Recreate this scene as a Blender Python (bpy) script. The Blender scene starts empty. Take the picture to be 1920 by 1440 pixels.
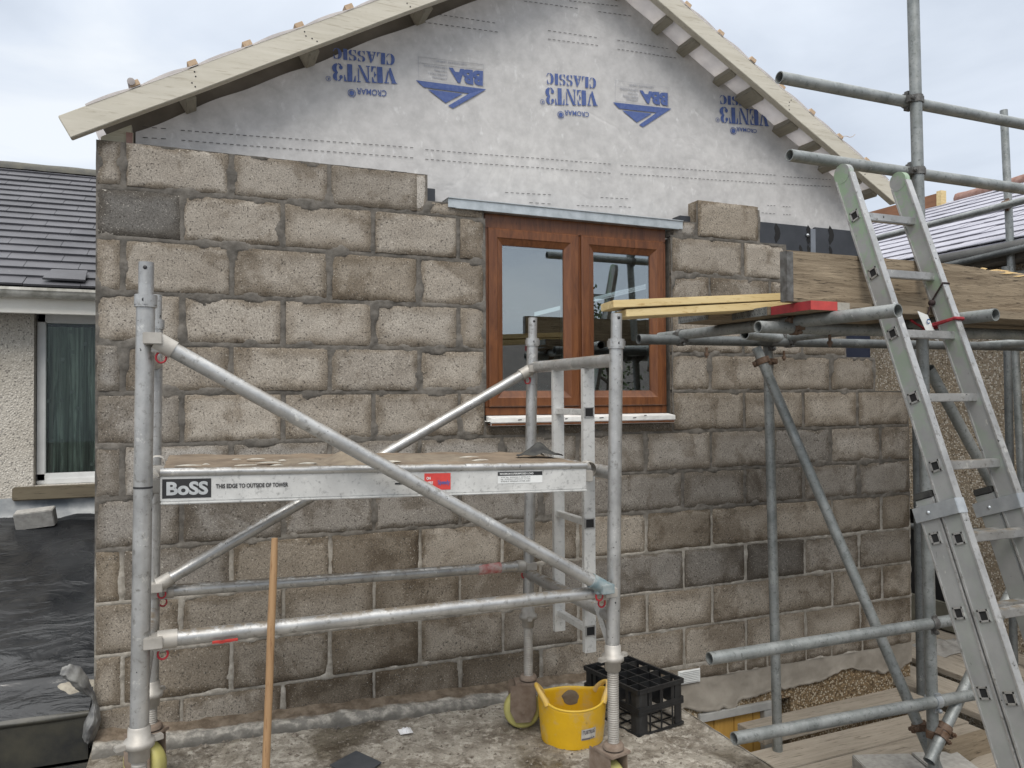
import bpy, bmesh, math, random
from mathutils import Vector, Matrix, noise
random.seed(7)
V3 = Vector
scene = bpy.context.scene
COL = scene.collection

# ------------------------------------------------------------------ camera
FPX, YAW, PIT, ROL = 1445.6, 0.385638438, 0.0160866624, -0.0052530965
CAM = V3((0.318357, -3.793025, 1.504))
FW = V3((math.sin(YAW)*math.cos(PIT), math.cos(YAW)*math.cos(PIT), math.sin(PIT)))
_r = V3((math.cos(YAW), -math.sin(YAW), 0)); _u = _r.cross(FW)
RT = _r*math.cos(ROL)+_u*math.sin(ROL); UP = -_r*math.sin(ROL)+_u*math.cos(ROL)
cam_d = bpy.data.cameras.new('camera'); cam = bpy.data.objects.new('camera', cam_d); COL.objects.link(cam)
cam_d.sensor_width = 36; cam_d.lens = FPX/1920*36; cam_d.clip_start = .05; cam_d.clip_end = 500
cam.matrix_world = Matrix(((RT.x, UP.x, -FW.x, CAM.x), (RT.y, UP.y, -FW.y, CAM.y), (RT.z, UP.z, -FW.z, CAM.z), (0, 0, 0, 1)))
scene.camera = cam
# survey helpers: a sight line met with a real plane gives a world position
def ray(px, py): return FW + RT*((px-960)/FPX) + UP*((720-py)/FPX)
def aY(px, py, y): d = ray(px, py); return CAM + d*((y-CAM.y)/d.y)
def aZ(px, py, z): d = ray(px, py); return CAM + d*((z-CAM.z)/d.z)
def aX(px, py, x): d = ray(px, py); return CAM + d*((x-CAM.x)/d.x)
def aD(px, py, D): return CAM + ray(px, py)*D
def floor_z(x): return -.03*x
def aF(px, py, dz=0):
    d = ray(px, py); t = (-.03*CAM.x-CAM.z+dz)/(d.z+.03*d.x); return CAM + d*t

# ------------------------------------------------------------------ mesh builder
class MB:
    def __init__(s): s.v = []; s.f = []; s.m = []; s.s = []
    def add(s, vs, fs, mat=0, smooth=False):
        b = len(s.v); s.v += [tuple(v) for v in vs]
        for f in fs: s.f.append([b+i for i in f]); s.m.append(mat); s.s.append(smooth)
    def hexa(s, p, mat=0):
        s.add(p, [(0,3,2,1),(4,5,6,7),(0,1,5,4),(1,2,6,5),(2,3,7,6),(3,0,4,7)], mat)
    def box(s, x0, x1, y0, y1, z0, z1, mat=0):
        s.hexa([(x0,y0,z0),(x1,y0,z0),(x1,y1,z0),(x0,y1,z0),(x0,y0,z1),(x1,y0,z1),(x1,y1,z1),(x0,y1,z1)], mat)
    def obox(s, c, ax, ay, az, mat=0):   # centre and three half-axis vectors
        c = V3(c); P = []
        for k in (-1, 1):
            for i, j in ((-1,-1),(1,-1),(1,1),(-1,1)): P.append(c+ax*i+ay*j+az*k)
        s.hexa(P, mat)
    def bar(s, p0, p1, w, h, up=V3((0,0,1)), mat=0):
        p0 = V3(p0); p1 = V3(p1); d = p1-p0; x = d.normalized(); y = up.cross(x).normalized(); z = x.cross(y)
        s.obox((p0+p1)/2, d/2, y*(w/2), z*(h/2), mat)
    def ring(s, c, x, y, r, n): return [c + x*(r*math.cos(2*math.pi*i/n)) + y*(r*math.sin(2*math.pi*i/n)) for i in range(n)]
    def frame(s, d):
        d = d.normalized(); a = V3((0,0,1)) if abs(d.z) < .9 else V3((1,0,0))
        x = a.cross(d).normalized(); return x, d.cross(x)
    def tube(s, p0, p1, r, n=18, mat=0, hollow=True, r1=None, wall=.004, jit=0):
        p0 = V3(p0); p1 = V3(p1); x, y = s.frame(p1-p0); r1 = r if r1 is None else r1
        k = 1
        vs = s.ring(p0, x, y, r, n)+s.ring(p1, x, y, r1, n)
        s.add(vs, [(i, (i+1) % n, n+(i+1) % n, n+i) for i in range(n)], mat, True)
        d = (p1-p0).normalized()
        for p, rr, sg in ((p0, r, 1), (p1, r1, -1)):
            if hollow:
                q = p+d*(sg*min(.12, (p1-p0).length*.4))
                vs = s.ring(p, x, y, rr, n)+s.ring(p, x, y, rr-wall, n)
                s.add(vs, [(i, (i+1) % n, n+(i+1) % n, n+i)[::-sg] for i in range(n)], mat)
                vs = s.ring(p, x, y, rr-wall, n)+s.ring(q, x, y, rr-wall, n)
                s.add(vs, [(i, (i+1) % n, n+(i+1) % n, n+i)[::-1] for i in range(n)]+[tuple(range(n, 2*n))], mat, False)
            else: s.add(s.ring(p, x, y, rr, n), [tuple(range(n))], mat)
    def path(s, pts, r, n=10, mat=0, closed=False):
        pts = [V3(p) for p in pts]; N = len(pts); vs = []
        x = None
        for i, p in enumerate(pts):
            a = pts[(i-1) % N] if (closed or i) else p; b = pts[(i+1) % N] if (closed or i < N-1) else p
            d = (b-a).normalized()
            if x is None: x, y = s.frame(d)
            else: x = (x-d*x.dot(d)).normalized(); y = d.cross(x)
            rr = r[i] if isinstance(r, (list, tuple)) else r
            vs += s.ring(p, x, y, rr, n)
        fs = []
        for i in range(N if closed else N-1):
            j = (i+1) % N
            fs += [(i*n+k, i*n+(k+1) % n, j*n+(k+1) % n, j*n+k) for k in range(n)]
        s.add(vs, fs, mat, True)
        if not closed: s.add(vs[:n], [tuple(range(n))[::-1]], mat); s.add(vs[-n:], [tuple(range(n))], mat)
    def lathe(s, c, prof, n=28, mat=0, ax=V3((0,0,1)), smooth=True):
        c = V3(c); x, y = s.frame(ax); ax = ax.normalized(); vs = []
        for r, h in prof: vs += s.ring(c+ax*h, x, y, max(r, 1e-4), n)
        fs = []
        for i in range(len(prof)-1): fs += [(i*n+k, i*n+(k+1) % n, (i+1)*n+(k+1) % n, (i+1)*n+k) for k in range(n)]
        s.add(vs, fs, mat, smooth)
    def prism(s, poly, o, ux, uy, dv, mat=0):  # flat outline pushed along dv
        o = V3(o); n = len(poly)
        A = [o+ux*p[0]+uy*p[1] for p in poly]; B = [a+dv for a in A]
        s.add(A+B, [tuple(range(n)), tuple(range(n, 2*n))[::-1]]+[(i, n+i, n+(i+1) % n, (i+1) % n) for i in range(n)], mat)
    def grid(s, fn, nu, nv, mat=0, smooth=True):
        vs = [fn(i/nu, j/nv) for j in range(nv+1) for i in range(nu+1)]
        s.add(vs, [(j*(nu+1)+i, j*(nu+1)+i+1, (j+1)*(nu+1)+i+1, (j+1)*(nu+1)+i) for j in range(nv) for i in range(nu)], mat, smooth)
    def build(s, name, mats, parent=None, bevel=0, seg=2, fix=True):
        me = bpy.data.meshes.new(name); me.from_pydata(s.v, [], s.f)
        if not isinstance(mats, (list, tuple)): mats = [mats]
        for m in mats: me.materials.append(m)
        me.polygons.foreach_set('material_index', s.m); me.polygons.foreach_set('use_smooth', s.s)
        bm = bmesh.new(); bm.from_mesh(me)
        if fix: bmesh.ops.recalc_face_normals(bm, faces=bm.faces)
        if bevel:
            ed = [e for e in bm.edges if len(e.link_faces) == 2 and e.calc_face_angle(0) > .6]
            bmesh.ops.bevel(bm, geom=ed, offset=bevel, segments=seg, affect='EDGES', clamp_overlap=True)
        bm.to_mesh(me); bm.free(); me.update()
        o = bpy.data.objects.new(name, me); COL.objects.link(o)
        if parent is not None: attach(o, parent)
        return o
INV = {}
def attach(o, parent):
    o.parent = parent
    if parent.name in INV: o.matrix_parent_inverse = INV[parent.name]
def tag(o, label=None, cat=None, group=None, kind=None):
    if label: o['label'] = label
    if cat: o['category'] = cat
    if group: o['group'] = group
    if kind: o['kind'] = kind
    return o
def thing(name, loc, label, cat, group=None):
    o = bpy.data.objects.new(name, None); COL.objects.link(o); o.location = loc; o.empty_display_size = .2
    INV[o.name] = Matrix.Translation(V3(loc)).inverted()
    return tag(o, label, cat, group)
def nz(x, y=0, z=0, s=1.0): return noise.noise(V3((x*s, y*s, z*s)))
def fb(x, y=0, z=0, s=1.0, o=4): return noise.fractal(V3((x*s, y*s, z*s)), 1.0, 2.0, o)

# ------------------------------------------------------------------ materials
class N:
    def __init__(s, name):
        s.mat = bpy.data.materials.new(name); s.mat.use_nodes = True; s.t = s.mat.node_tree
        s.b = s.t.nodes['Principled BSDF']; s.co = s.n('ShaderNodeTexCoord').outputs['Object']
    def n(s, k, **kw):
        nd = s.t.nodes.new(k)
        for a, b in kw.items(): setattr(nd, a, b)
        return nd
    def l(s, a, b): s.t.links.new(a, b)
    def put(s, inp, v):
        if hasattr(v, 'is_linked'): s.l(v, inp)
        elif isinstance(v, (tuple, list)) and len(v) == 3 and inp.type == 'RGBA': inp.default_value = (*v, 1)
        else: inp.default_value = v
    def noise(s, sc, det=4, rough=.55, dist=0, vec=None, stretch=None):
        nd = s.n('ShaderNodeTexNoise'); nd.inputs['Scale'].default_value = sc; nd.inputs['Detail'].default_value = det
        nd.inputs['Roughness'].default_value = rough; nd.inputs['Distortion'].default_value = dist
        v = vec or s.co
        if stretch:
            mp = s.n('ShaderNodeMapping'); mp.inputs['Scale'].default_value = stretch; s.l(v, mp.inputs['Vector']); v = mp.outputs[0]
        s.l(v, nd.inputs['Vector']); return nd.outputs['Fac']
    def voro(s, sc, out='Distance', feat='F1', rnd=1):
        nd = s.n('ShaderNodeTexVoronoi'); nd.feature = feat; nd.inputs['Scale'].default_value = sc; nd.inputs['Randomness'].default_value = rnd
        s.l(s.co, nd.inputs['Vector']); return nd.outputs[out]
    def mp(s, v, a, b, c=0.0, d=1.0):
        nd = s.n('ShaderNodeMapRange'); nd.clamp = True
        s.put(nd.inputs[0], v)
        for i, q in enumerate((a, b, c, d)): s.put(nd.inputs[1+i], q)
        return nd.outputs[0]
    def mix(s, f, a, b, mode='MIX'):
        nd = s.n('ShaderNodeMix'); nd.data_type = 'RGBA'; nd.blend_type = mode
        s.put(nd.inputs[0], f); s.put(nd.inputs[6], a); s.put(nd.inputs[7], b); return nd.outputs[2]
    def math(s, op, a, b=0.0):
        nd = s.n('ShaderNodeMath'); nd.operation = op; s.put(nd.inputs[0], a); s.put(nd.inputs[1], b); return nd.outputs[0]
    def attr(s, nm, out='Fac'):
        nd = s.n('ShaderNodeAttribute'); nd.attribute_name = nm; return nd.outputs[out]
    def bump(s, h, st=.4, d=.01):
        nd = s.n('ShaderNodeBump'); nd.inputs['Strength'].default_value = st; nd.inputs['Distance'].default_value = d
        s.l(h, nd.inputs['Height']); s.l(nd.outputs[0], s.b.inputs['Normal'])
    def done(s, col, rough=.8, metal=0.0, spec=None):
        s.put(s.b.inputs['Base Color'], col); s.put(s.b.inputs['Roughness'], rough); s.put(s.b.inputs['Metallic'], metal)
        if spec is not None: s.b.inputs['Specular IOR Level'].default_value = spec
        return s.mat
def simple(name, c1, c2=None, sc=12, rough=.7, metal=0.0, bump=0, bsc=60, stretch=None, det=5, lo=.35, hi=.65, spec=None):
    m = N(name)
    if c2 is None: c2 = tuple(x*.75 for x in c1)
    f = m.mp(m.noise(sc, det, .6, stretch=stretch), lo, hi)
    c = m.mix(f, c1, c2)
    if bump: m.bump(m.noise(bsc, 4, .6, stretch=stretch), bump, .004)
    return m.done(c, rough, metal, spec)

def m_block():
    m = N('aggregate_block'); t = m.n('ShaderNodeAttribute'); t.attribute_name = 'tone'
    sp = m.n('ShaderNodeSeparateColor'); m.l(t.outputs['Color'], sp.inputs[0])
    L, B, R = sp.outputs[0], sp.outputs[1], sp.outputs[2]
    grey = m.mix(L, (.105, .104, .102), (.47, .452, .425)); brn = m.mix(L, (.142, .118, .090), (.450, .408, .346))
    c = m.mix(B, grey, brn)
    big = m.noise(4.5, 4, .6)
    wet = m.mp(m.noise(2.6, 6, .68, .4), .53, .60)
    c = m.mix(m.mp(big, .3, .7), m.mix(1.0, c, (.80, .78, .76), 'MULTIPLY'), c)
    # damp halo that the wet mortar leaves round each block
    e = m.math('ADD', m.attr('edge'), m.math('MULTIPLY', m.math('SUBTRACT', m.noise(8, 4), .5), .13))
    damp = m.mp(e, .006, m.math('MULTIPLY', R, .060))
    c = m.mix(damp, m.mix(1.0, c, (.60, .565, .52), 'MULTIPLY'), c)
    c = m.mix(m.math('MULTIPLY', wet, .75), c, m.mix(1.0, c, (.56, .52, .475), 'MULTIPLY'))
    # grains
    g = m.noise(165, 3, .72)
    c = m.mix(1.0, c, m.mix(m.mp(g, .3, .72), (.52, .505, .49), (1.33, 1.31, 1.28)), 'MULTIPLY')
    pit = m.mp(m.noise(105, 2, .5), .61, .68)
    c = m.mix(m.math('MULTIPLY', pit, .85), c, (.06, .052, .045))
    spk = m.mp(m.noise(130, 2, .5, vec=None, stretch=(1, 1, 1.2)), .66, .70)
    c = m.mix(m.math('MULTIPLY', spk, .45), c, (.66, .62, .55))
    m.bump(m.math('ADD', m.math('MULTIPLY', g, .8), m.math('MULTIPLY', pit, -.8)), .38, .004)
    return m.done(c, .92, 0, .25)
def m_mortar():
    m = N('mortar'); z = m.attr('age')
    fresh = m.mix(m.mp(m.noise(14, 5), .35, .65), (.105, .098, .088), (.185, .171, .152))
    old = m.mix(m.mp(m.noise(10, 6, .65), .35, .65), (.27, .25, .215), (.46, .435, .39))
    c = m.mix(z, fresh, old)
    c = m.mix(m.mp(m.noise(45, 4, .7), .35, .7), m.mix(1.0, c, (.72, .70, .68), 'MULTIPLY'), c)
    m.bump(m.noise(70, 5, .65), .5, .006)
    return m.done(c, .9, 0, .25)
def m_pebble(name, stones, base, sc=95, bump=.9):
    m = N(name)
    d = m.voro(sc); col = m.voro(sc, 'Color'); sp = m.n('ShaderNodeSeparateColor'); m.l(col, sp.inputs[0])
    c = m.mix(m.mp(sp.outputs[0], .15, .85), stones[0], stones[1]); c = m.mix(m.mp(sp.outputs[1], .62, .70), c, stones[2]); c = m.mix(m.mp(sp.outputs[2], .86, .91), c, stones[3])
    c = m.mix(m.mp(d, .42, .62), c, base)
    c = m.mix(m.mp(m.noise(2.2, 4), .3, .75), m.mix(1.0, c, (.78, .76, .73), 'MULTIPLY'), c)
    m.bump(m.mp(d, .1, .7, 1, 0), bump, .008)
    return m.done(c, .85, 0, .3)
def m_galv(name, c1=(.34, .355, .35), c2=(.19, .205, .20), splash=.35, rough=.48, metal=.55):
    m = N(name)
    f = m.mp(m.noise(9, 6, .65), .35, .68); c = m.mix(f, c1, c2)
    c = m.mix(m.mp(m.noise(60, 4, .7), .55, .72), c, tuple(x*.62 for x in c2))
    wh = m.mp(m.noise(26, 5, .7), .66, .70)
    c = m.mix(m.math('MULTIPLY', wh, splash), c, (.62, .60, .56))
    met = m.math('MULTIPLY', m.mp(wh, 0, 1, 1, .1), metal)
    m.bump(m.noise(90, 4), .15, .003)
    return m.done(c, m.mp(m.noise(20, 4), .3, .7, rough-.1, rough+.2), met)
def m_alu():
    m = N('splashed_aluminium')
    f = m.mp(m.noise(7, 6, .65), .35, .68); c = m.mix(f, (.50, .50, .49), (.32, .32, .315))
    c = m.mix(m.mp(m.noise(40, 5, .7), .56, .66), c, (.26, .255, .24)); c = m.mix(m.math('MULTIPLY', m.mp(m.noise(19, 6, .75), .60, .64), .55), c, (.70, .69, .65))
    # dried mortar lies on whatever faces upwards
    ge = m.n('ShaderNodeNewGeometry'); sx = m.n('ShaderNodeSeparateXYZ'); m.l(ge.outputs['Normal'], sx.inputs[0])
    up = m.mp(sx.outputs[2], .45, .95)
    mud = m.math('MULTIPLY', up, m.mp(m.noise(13, 6, .75), .44, .52))
    c = m.mix(mud, c, (.165, .138, .105))
    chip = m.mp(m.noise(55, 3, .6), .70, .72); c = m.mix(chip, c, (.05, .05, .05))
    met = m.math('MULTIPLY', m.mp(mud, 0, 1, 1, 0), .65)
    m.bump(m.noise(60, 5), .2, .003)
    return m.done(c, m.mp(m.noise(18, 4), .3, .7, .30, .52), met)
def m_wood(name, c1, c2, c3, along='X', rough=.75, sc=1.0, bump=.35, stain=.5):
    m = N(name); st = {'X': (1.2, 14, 14), 'Y': (14, 1.2, 14), 'Z': (14, 14, 1.2)}[along]
    w = m.noise(2.2*sc, 7, .62, .8, stretch=st); c = m.mix(m.mp(w, .34, .66), c1, c2)
    fine = m.noise(9*sc, 5, .7, stretch=st); c = m.mix(m.mp(fine, .56, .66), c, c3)
    c = m.mix(m.math('MULTIPLY', m.mp(m.noise(3, 5), .45, .7), stain), c, tuple(x*.62 for x in c1))
    m.bump(fine, bump, .004)
    return m.done(c, rough, 0, .3)
def m_membrane():
    m = N('breather_membrane')
    c = m.mix(m.mp(m.noise(16, 5, .62), .30, .66), (.45, .443, .435), (.565, .556, .545))
    c = m.mix(m.mp(m.noise(1.3, 4), .35, .7), m.mix(1.0, c, (.88, .88, .89), 'MULTIPLY'), c)
    c = m.mix(m.math('MULTIPLY', m.mp(m.noise(24, 3, .6, stretch=(1, 1, .6)), .62, .75), .45), c, (.70, .70, .70))
    rg = m.math('ABSOLUTE', m.math('SUBTRACT', m.noise(1.7, 4, .5, 1.4), .5)); m.bump(m.math('ADD', m.math('MULTIPLY', m.mp(rg, 0, .06), .5), m.math('MULTIPLY', m.noise(9, 5, .6), .5)), .13, .02)
    return m.done(c, .72, 0, .3)
def m_oak():
    m = N('golden_oak_foil')
    c = m.mix(m.mp(m.noise(3, 7, .65, 1.2, stretch=(9, 9, 1.6)), .35, .66), (.175, .066, .024), (.095, .034, .014))
    c = m.mix(m.mp(m.noise(11, 5, .6, stretch=(12, 12, .9)), .6, .72), c, (.07, .022, .008))
    return m.done(c, .34, 0, .45)
def m_floor():
    m = N('muddy_felt_roof')
    a = m.noise(3.6, 8, .74, .9); b = m.noise(19, 8, .76)
    c = m.mix(m.mp(a, .40, .58), (.16, .135, .105), (.36, .33, .28))
    c = m.mix(m.mp(b, .50, .62), c, (.50, .465, .405)); c = m.mix(m.mp(m.noise(34, 5, .7), .58, .68), c, (.13, .11, .088))
    c = m.mix(m.math('MULTIPLY', m.mp(m.noise(90, 3), .62, .7), .6), c, (.05, .045, .04))
    wet = m.mp(m.noise(1.5, 5, .6), .54, .62)
    c = m.mix(wet, c, m.mix(1.0, c, (.5, .47, .42), 'MULTIPLY'))
    m.bump(m.math('ADD', b, m.noise(45, 6, .7)), .8, .012)
    return m.done(c, m.mp(wet, 0, 1, .85, .28), 0, .4)
def m_sheet():
    m = N('black_polythene')
    c = m.mix(m.mp(m.noise(3, 6, .65), .4, .7), (.010, .011, .013), (.032, .034, .037))
    c = m.mix(m.mp(m.noise(9, 7, .75, stretch=(1, .5, 1)), .66, .78), c, (.13, .125, .115))
    m.bump(m.noise(4, 5, .55, 1.2, stretch=(.6, 1.6, 1)), .45, .04)
    return m.done(c, m.mp(m.noise(5, 4), .3, .7, .16, .36), 0, .6)
def m_ladder():
    m = N('scuffed_ladder_aluminium')
    c = m.mix(m.mp(m.noise(6, 6, .6), .3, .7), (.40, .405, .40), (.29, .295, .295))
    ge = m.n('ShaderNodeSeparateXYZ'); m.l(m.co, ge.inputs[0])
    hi = m.mp(ge.outputs[2], 1.0, 2.3, .12, 1)
    gr = m.math('MULTIPLY', m.mp(m.noise(8, 7, .75), .46, .56), hi)
    c = m.mix(gr, c, (.30, .40, .28))
    c = m.mix(m.math('MULTIPLY', m.mp(m.noise(15, 5, .7, stretch=(1, 1, .4)), .66, .70), .7), c, (.70, .68, .62))
    c = m.mix(m.mp(m.noise(30, 5, .75, stretch=(1, 1, .5)), .67, .71), c, (.16, .16, .16))
    m.bump(m.noise(60, 4), .1, .002)
    return m.done(c, .5, .45)
def m_slate(name, c1=(.055, .056, .064), c2=(.10, .10, .112)):
    m = N(name)
    c = m.mix(m.mp(m.noise(3.3, 5, .6), .3, .7), c1, c2); c = m.mix(m.mp(m.noise(26, 5, .7), .62, .72), c, (.15, .15, .15))
    m.bump(m.noise(50, 5), .2, .004); return m.done(c, .55, 0, .4)
def m_glass(name, tint, refl):
    m = N(name); t = m.t
    g = m.n('ShaderNodeBsdfGlossy'); g.inputs['Roughness'].default_value = 0.0; g.inputs['Color'].default_value = (.93, .97, 1, 1)
    tr = m.n('ShaderNodeBsdfTransparent'); tr.inputs['Color'].default_value = (*tint, 1)
    fr = m.n('ShaderNodeFresnel'); fr.inputs['IOR'].default_value = 1.5
    f = m.mp(fr.outputs[0], .03, 1.0, refl, 1.0)
    mx = m.n('ShaderNodeMixShader'); m.l(f, mx.inputs[0]); m.l(tr.outputs[0], mx.inputs[1]); m.l(g.outputs[0], mx.inputs[2])
    m.l(mx.outputs[0], t.nodes['Material Output'].inputs['Surface']); return m.mat

M = dict(
    block=m_block(), mortar=m_mortar(), membrane=m_membrane(), oak=m_oak(), floor=m_floor(), sheet=m_sheet(), alu=m_alu(), ladder=m_ladder(),
    galv=m_galv('galvanised_tube'), galv_dark=m_galv('dull_galvanised_tube', (.16, .17, .17), (.085, .092, .092), .2, .55, .45),
    rust=simple('rusty_coupler', (.17, .12, .09), (.10, .055, .03), 30, .75, .3, .3), zinc=simple('bright_zinc', (.55, .58, .60), (.40, .43, .46), 14, .38, .7),
    coupler=simple('grimy_coupler_steel', (.17, .17, .165), (.08, .075, .07), 30, .6, .4, .3),
    lintel=simple('galvanised_lintel_steel', (.52, .55, .56), (.38, .41, .42), 18, .35, .6),
    pebble_white=m_pebble('white_spar_dash', ((.62, .59, .53), (.74, .71, .65), (.52, .49, .44), (.30, .285, .26)), (.55, .52, .465), 95, .45),
    pebble_tan=m_pebble('tan_pebble_dash', ((.36, .285, .20), (.54, .46, .35), (.74, .69, .60), (.16, .12, .08)), (.34, .285, .215), 80, .4),
    pebble_brown=m_pebble('brown_pebble_dash', ((.25, .17, .095), (.40, .30, .18), (.56, .49, .38), (.11, .07, .04)), (.19, .14, .085), 80, .5),
    render=simple('smooth_cement_render', (.36, .33, .285), (.25, .225, .19), 5, .85, 0, .4, 25),
    timber=m_wood('treated_softwood', (.43, .405, .315), (.36, .335, .255), (.29, .26, .19), 'X', .8, 1, .2, .25),
    timber_dim=m_wood('grey_softwood', (.30, .28, .225), (.24, .22, .175), (.17, .15, .12), 'Y', .8, 1, .2, .3),
    batten=m_wood('sawn_batten', (.50, .375, .26), (.42, .305, .20), (.33, .22, .13), 'Y', .75, 1, .2, .2),
    pine=m_wood('pale_new_pine', (.66, .53, .29), (.56, .43, .21), (.40, .27, .11), 'X', .65, .8, .15, .15),
    old_board=m_wood('weathered_board', (.275, .225, .16), (.19, .15, .105), (.07, .053, .036), 'X', .85, .8, .5, .5),
    deck_board=m_wood('dusty_board', (.36, .32, .265), (.27, .235, .19), (.15, .125, .095), 'X', .9, .8, .4, .5),
    deck_board_y=m_wood('dusty_board_lengthwise', (.36, .32, .265), (.27, .235, .19), (.15, .125, .095), 'Y', .9, .8, .4, .5),
    splinter=m_wood('torn_wood', (.60, .44, .22), (.48, .33, .15), (.25, .15, .06), 'X', .85, 1.5, .6, .2),
    ash=m_wood('ash_handle', (.37, .235, .125), (.29, .175, .09), (.20, .11, .055), 'Z', .5, 1, .1, .15),
    ply=simple('muddy_plywood', (.125, .093, .064), (.215, .165, .115), 9, .9, 0, .7, 40), splat=simple('dried_white_splash', (.42, .40, .35), (.26, .24, .205), 25, .9),
    white=simple('white_plastic', (.74, .75, .74), (.62, .63, .62), 8, .4), film=simple('white_protective_film', (.80, .80, .78), (.66, .65, .62), 20, .5),
    gutter=simple('lichened_white_gutter', (.62, .61, .56), (.22, .21, .17), 11, .6, lo=.42, hi=.74),
    grey_gutter=simple('grey_plastic_gutter', (.40, .40, .385), (.31, .31, .30), 9, .5), fascia=simple('brown_grey_fascia', (.17, .16, .145), (.12, .11, .10), 9, .6),
    slate=m_slate('blue_black_tile'), wet_slate=m_slate('sky_wet_slate', (.26, .26, .305), (.40, .40, .45)),
    lichen=simple('lichened_ridge', (.06, .06, .058), (.105, .10, .08), 9, .85, 0, .4, 40, det=7),
    ridge_red=simple('red_ridge_clay', (.20, .105, .08), (.30, .19, .16), 16, .8), orange_wood=m_wood('red_brown_board', (.26, .13, .07), (.21, .10, .055), (.16, .075, .04), 'Y', .7),
    black_panel=simple('black_plastic_panel', (.038, .042, .05), (.022, .025, .03), 7, .42), dark=simple('painted_shade_black', (.008, .008, .009), (.014, .014, .014), 5, .9),  # dark: near-black colour stands in for shade inside holes, openings and voids
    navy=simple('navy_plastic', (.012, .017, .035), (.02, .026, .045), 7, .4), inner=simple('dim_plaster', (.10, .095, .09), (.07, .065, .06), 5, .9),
    crate=simple('black_crate_plastic', (.010, .0105, .012), (.024, .025, .026), 15, .36, 0, .2, 60), rubber=simple('black_rubber', (.02, .02, .02), (.05, .05, .045), 20, .8),
    felt=simple('dark_slate_offcut', (.042, .048, .056), (.065, .07, .078), 14, .6), paper=simple('crumpled_white_paper', (.80, .80, .80), (.68, .68, .7), 20, .8),
    red=simple('red_paint', (.50, .06, .05), (.38, .05, .045), 20, .5), red_shaded=simple('shaded_red_paint', (.28, .02, .025), (.20, .015, .02), 20, .6),  # second red: same paint darkened for the board end in shadow
    redclip=simple('red_clip_plastic', (.42, .02, .03), (.3, .02, .03), 20, .45), sticker_red=simple('red_sticker', (.62, .06, .05), (.52, .05, .045), 30, .5),
    ink=simple('black_print', (.015, .015, .017), (.025, .025, .027), 20, .6), inkblue=simple('blue_print', (.050, .088, .255), (.085, .125, .29), 60, .7),
    inkgrey=simple('grey_print', (.33, .34, .37), (.27, .28, .32), 60, .7), blueink=simple('blue_sticker_print', (.02, .12, .35), None, 20, .5),
    silver=simple('silver_print', (.55, .57, .58), (.42, .44, .45), 30, .4, .3),
    yellow_wheel=simple('yellow_wheel', (.50, .46, .15), (.40, .37, .14), 14, .55), wheel_body=simple('rusty_castor', (.25, .20, .16), (.16, .115, .085), 18, .8, .1, .3),
    leg=simple('grimy_screw_thread', (.44, .42, .385), (.33, .31, .28), 16, .55, .35), teal=simple('teal_paint', (.27, .30, .30), (.12, .18, .20), 24, .6),
    panel_yellow=m_wood('yellow_board', (.50, .30, .075), (.42, .24, .055), (.3, .15, .03), 'Z', .5, .6, .1, .2),
    concrete=simple('pale_concrete', (.42, .41, .385), (.30, .29, .27), 30, .9, 0, .6, 90), lime=simple('fresh_mortar_pile', (.20, .165, .12), (.14, .11, .08), 18, .9, 0, .8, 40),
    poly=simple('dusty_clear_plastic', (.38, .37, .35), (.24, .23, .215), 12, .35, 0, .4, 20), rope=simple('red_rope', (.30, .02, .03), (.18, .015, .02), 120, .8), cord=simple('dark_cord', (.03, .015, .015), None, 60, .8),
    curtain=simple('grey_green_net', (.46, .52, .46), (.17, .205, .175), 3, .9, stretch=(16, 16, .4), lo=.42, hi=.6), curtain_dot=simple('net_dot', (.30, .33, .31), None, 30, .9),
    soffit=simple('pinkish_underlay', (.50, .465, .455), (.42, .385, .375), 11, .8), underlay=simple('pale_roof_underlay', (.50, .50, .50), (.40, .40, .40), 9, .8),
    sill_wood=m_wood('rotten_sill', (.17, .145, .10), (.12, .10, .07), (.06, .05, .035), 'X', .85, .8, .4, .5),
    stone=simple('grey_aggregate_end', (.52, .51, .48), (.30, .29, .27), 110, .9, 0, .8, 120), asphalt=simple('yard_concrete', (.16, .155, .145), (.11, .105, .10), 4, .9),
    roofdark=m_slate('brown_roof_tiles', (.06, .05, .045), (.10, .085, .075)), wall_far=simple('dark_brick', (.16, .11, .085), (.11, .08, .06), 8, .9),
    leaf=simple('leaf', (.045, .075, .022), (.075, .10, .03), 3, .6), bark=simple('bark', (.09, .07, .05), (.05, .04, .03), 14, .9, 0, .5, 30),
    glass=m_glass('window_glass', (.62, .68, .66), .26), glass_dim=m_glass('old_window_glass', (.84, .88, .85), .012), bag=simple('white_sack', (.45, .46, .44), (.30, .31, .30), 8, .6),
)
def m_tub():
    m = N('yellow_tub_plastic')
    c = m.mix(m.mp(m.noise(6, 5, .65), .35, .7), (.72, .43, .012), (.62, .36, .02))
    c = m.mix(m.math('MULTIPLY', m.mp(m.noise(9, 6, .7), .52, .68), .75), c, (.52, .38, .19))
    c = m.mix(m.math('MULTIPLY', m.mp(m.noise(18, 6, .75, stretch=(1, 1, .35)), .63, .70), .8), c, (.16, .12, .06))
    m.bump(m.noise(30, 4), .15, .004); return m.done(c, .42, 0, .45)
M['tub'] = m_tub()
M['bright_alu'] = m_galv('bright_ladder_aluminium', (.66, .66, .64), (.53, .53, .515), .5, .42, .35)
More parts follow.
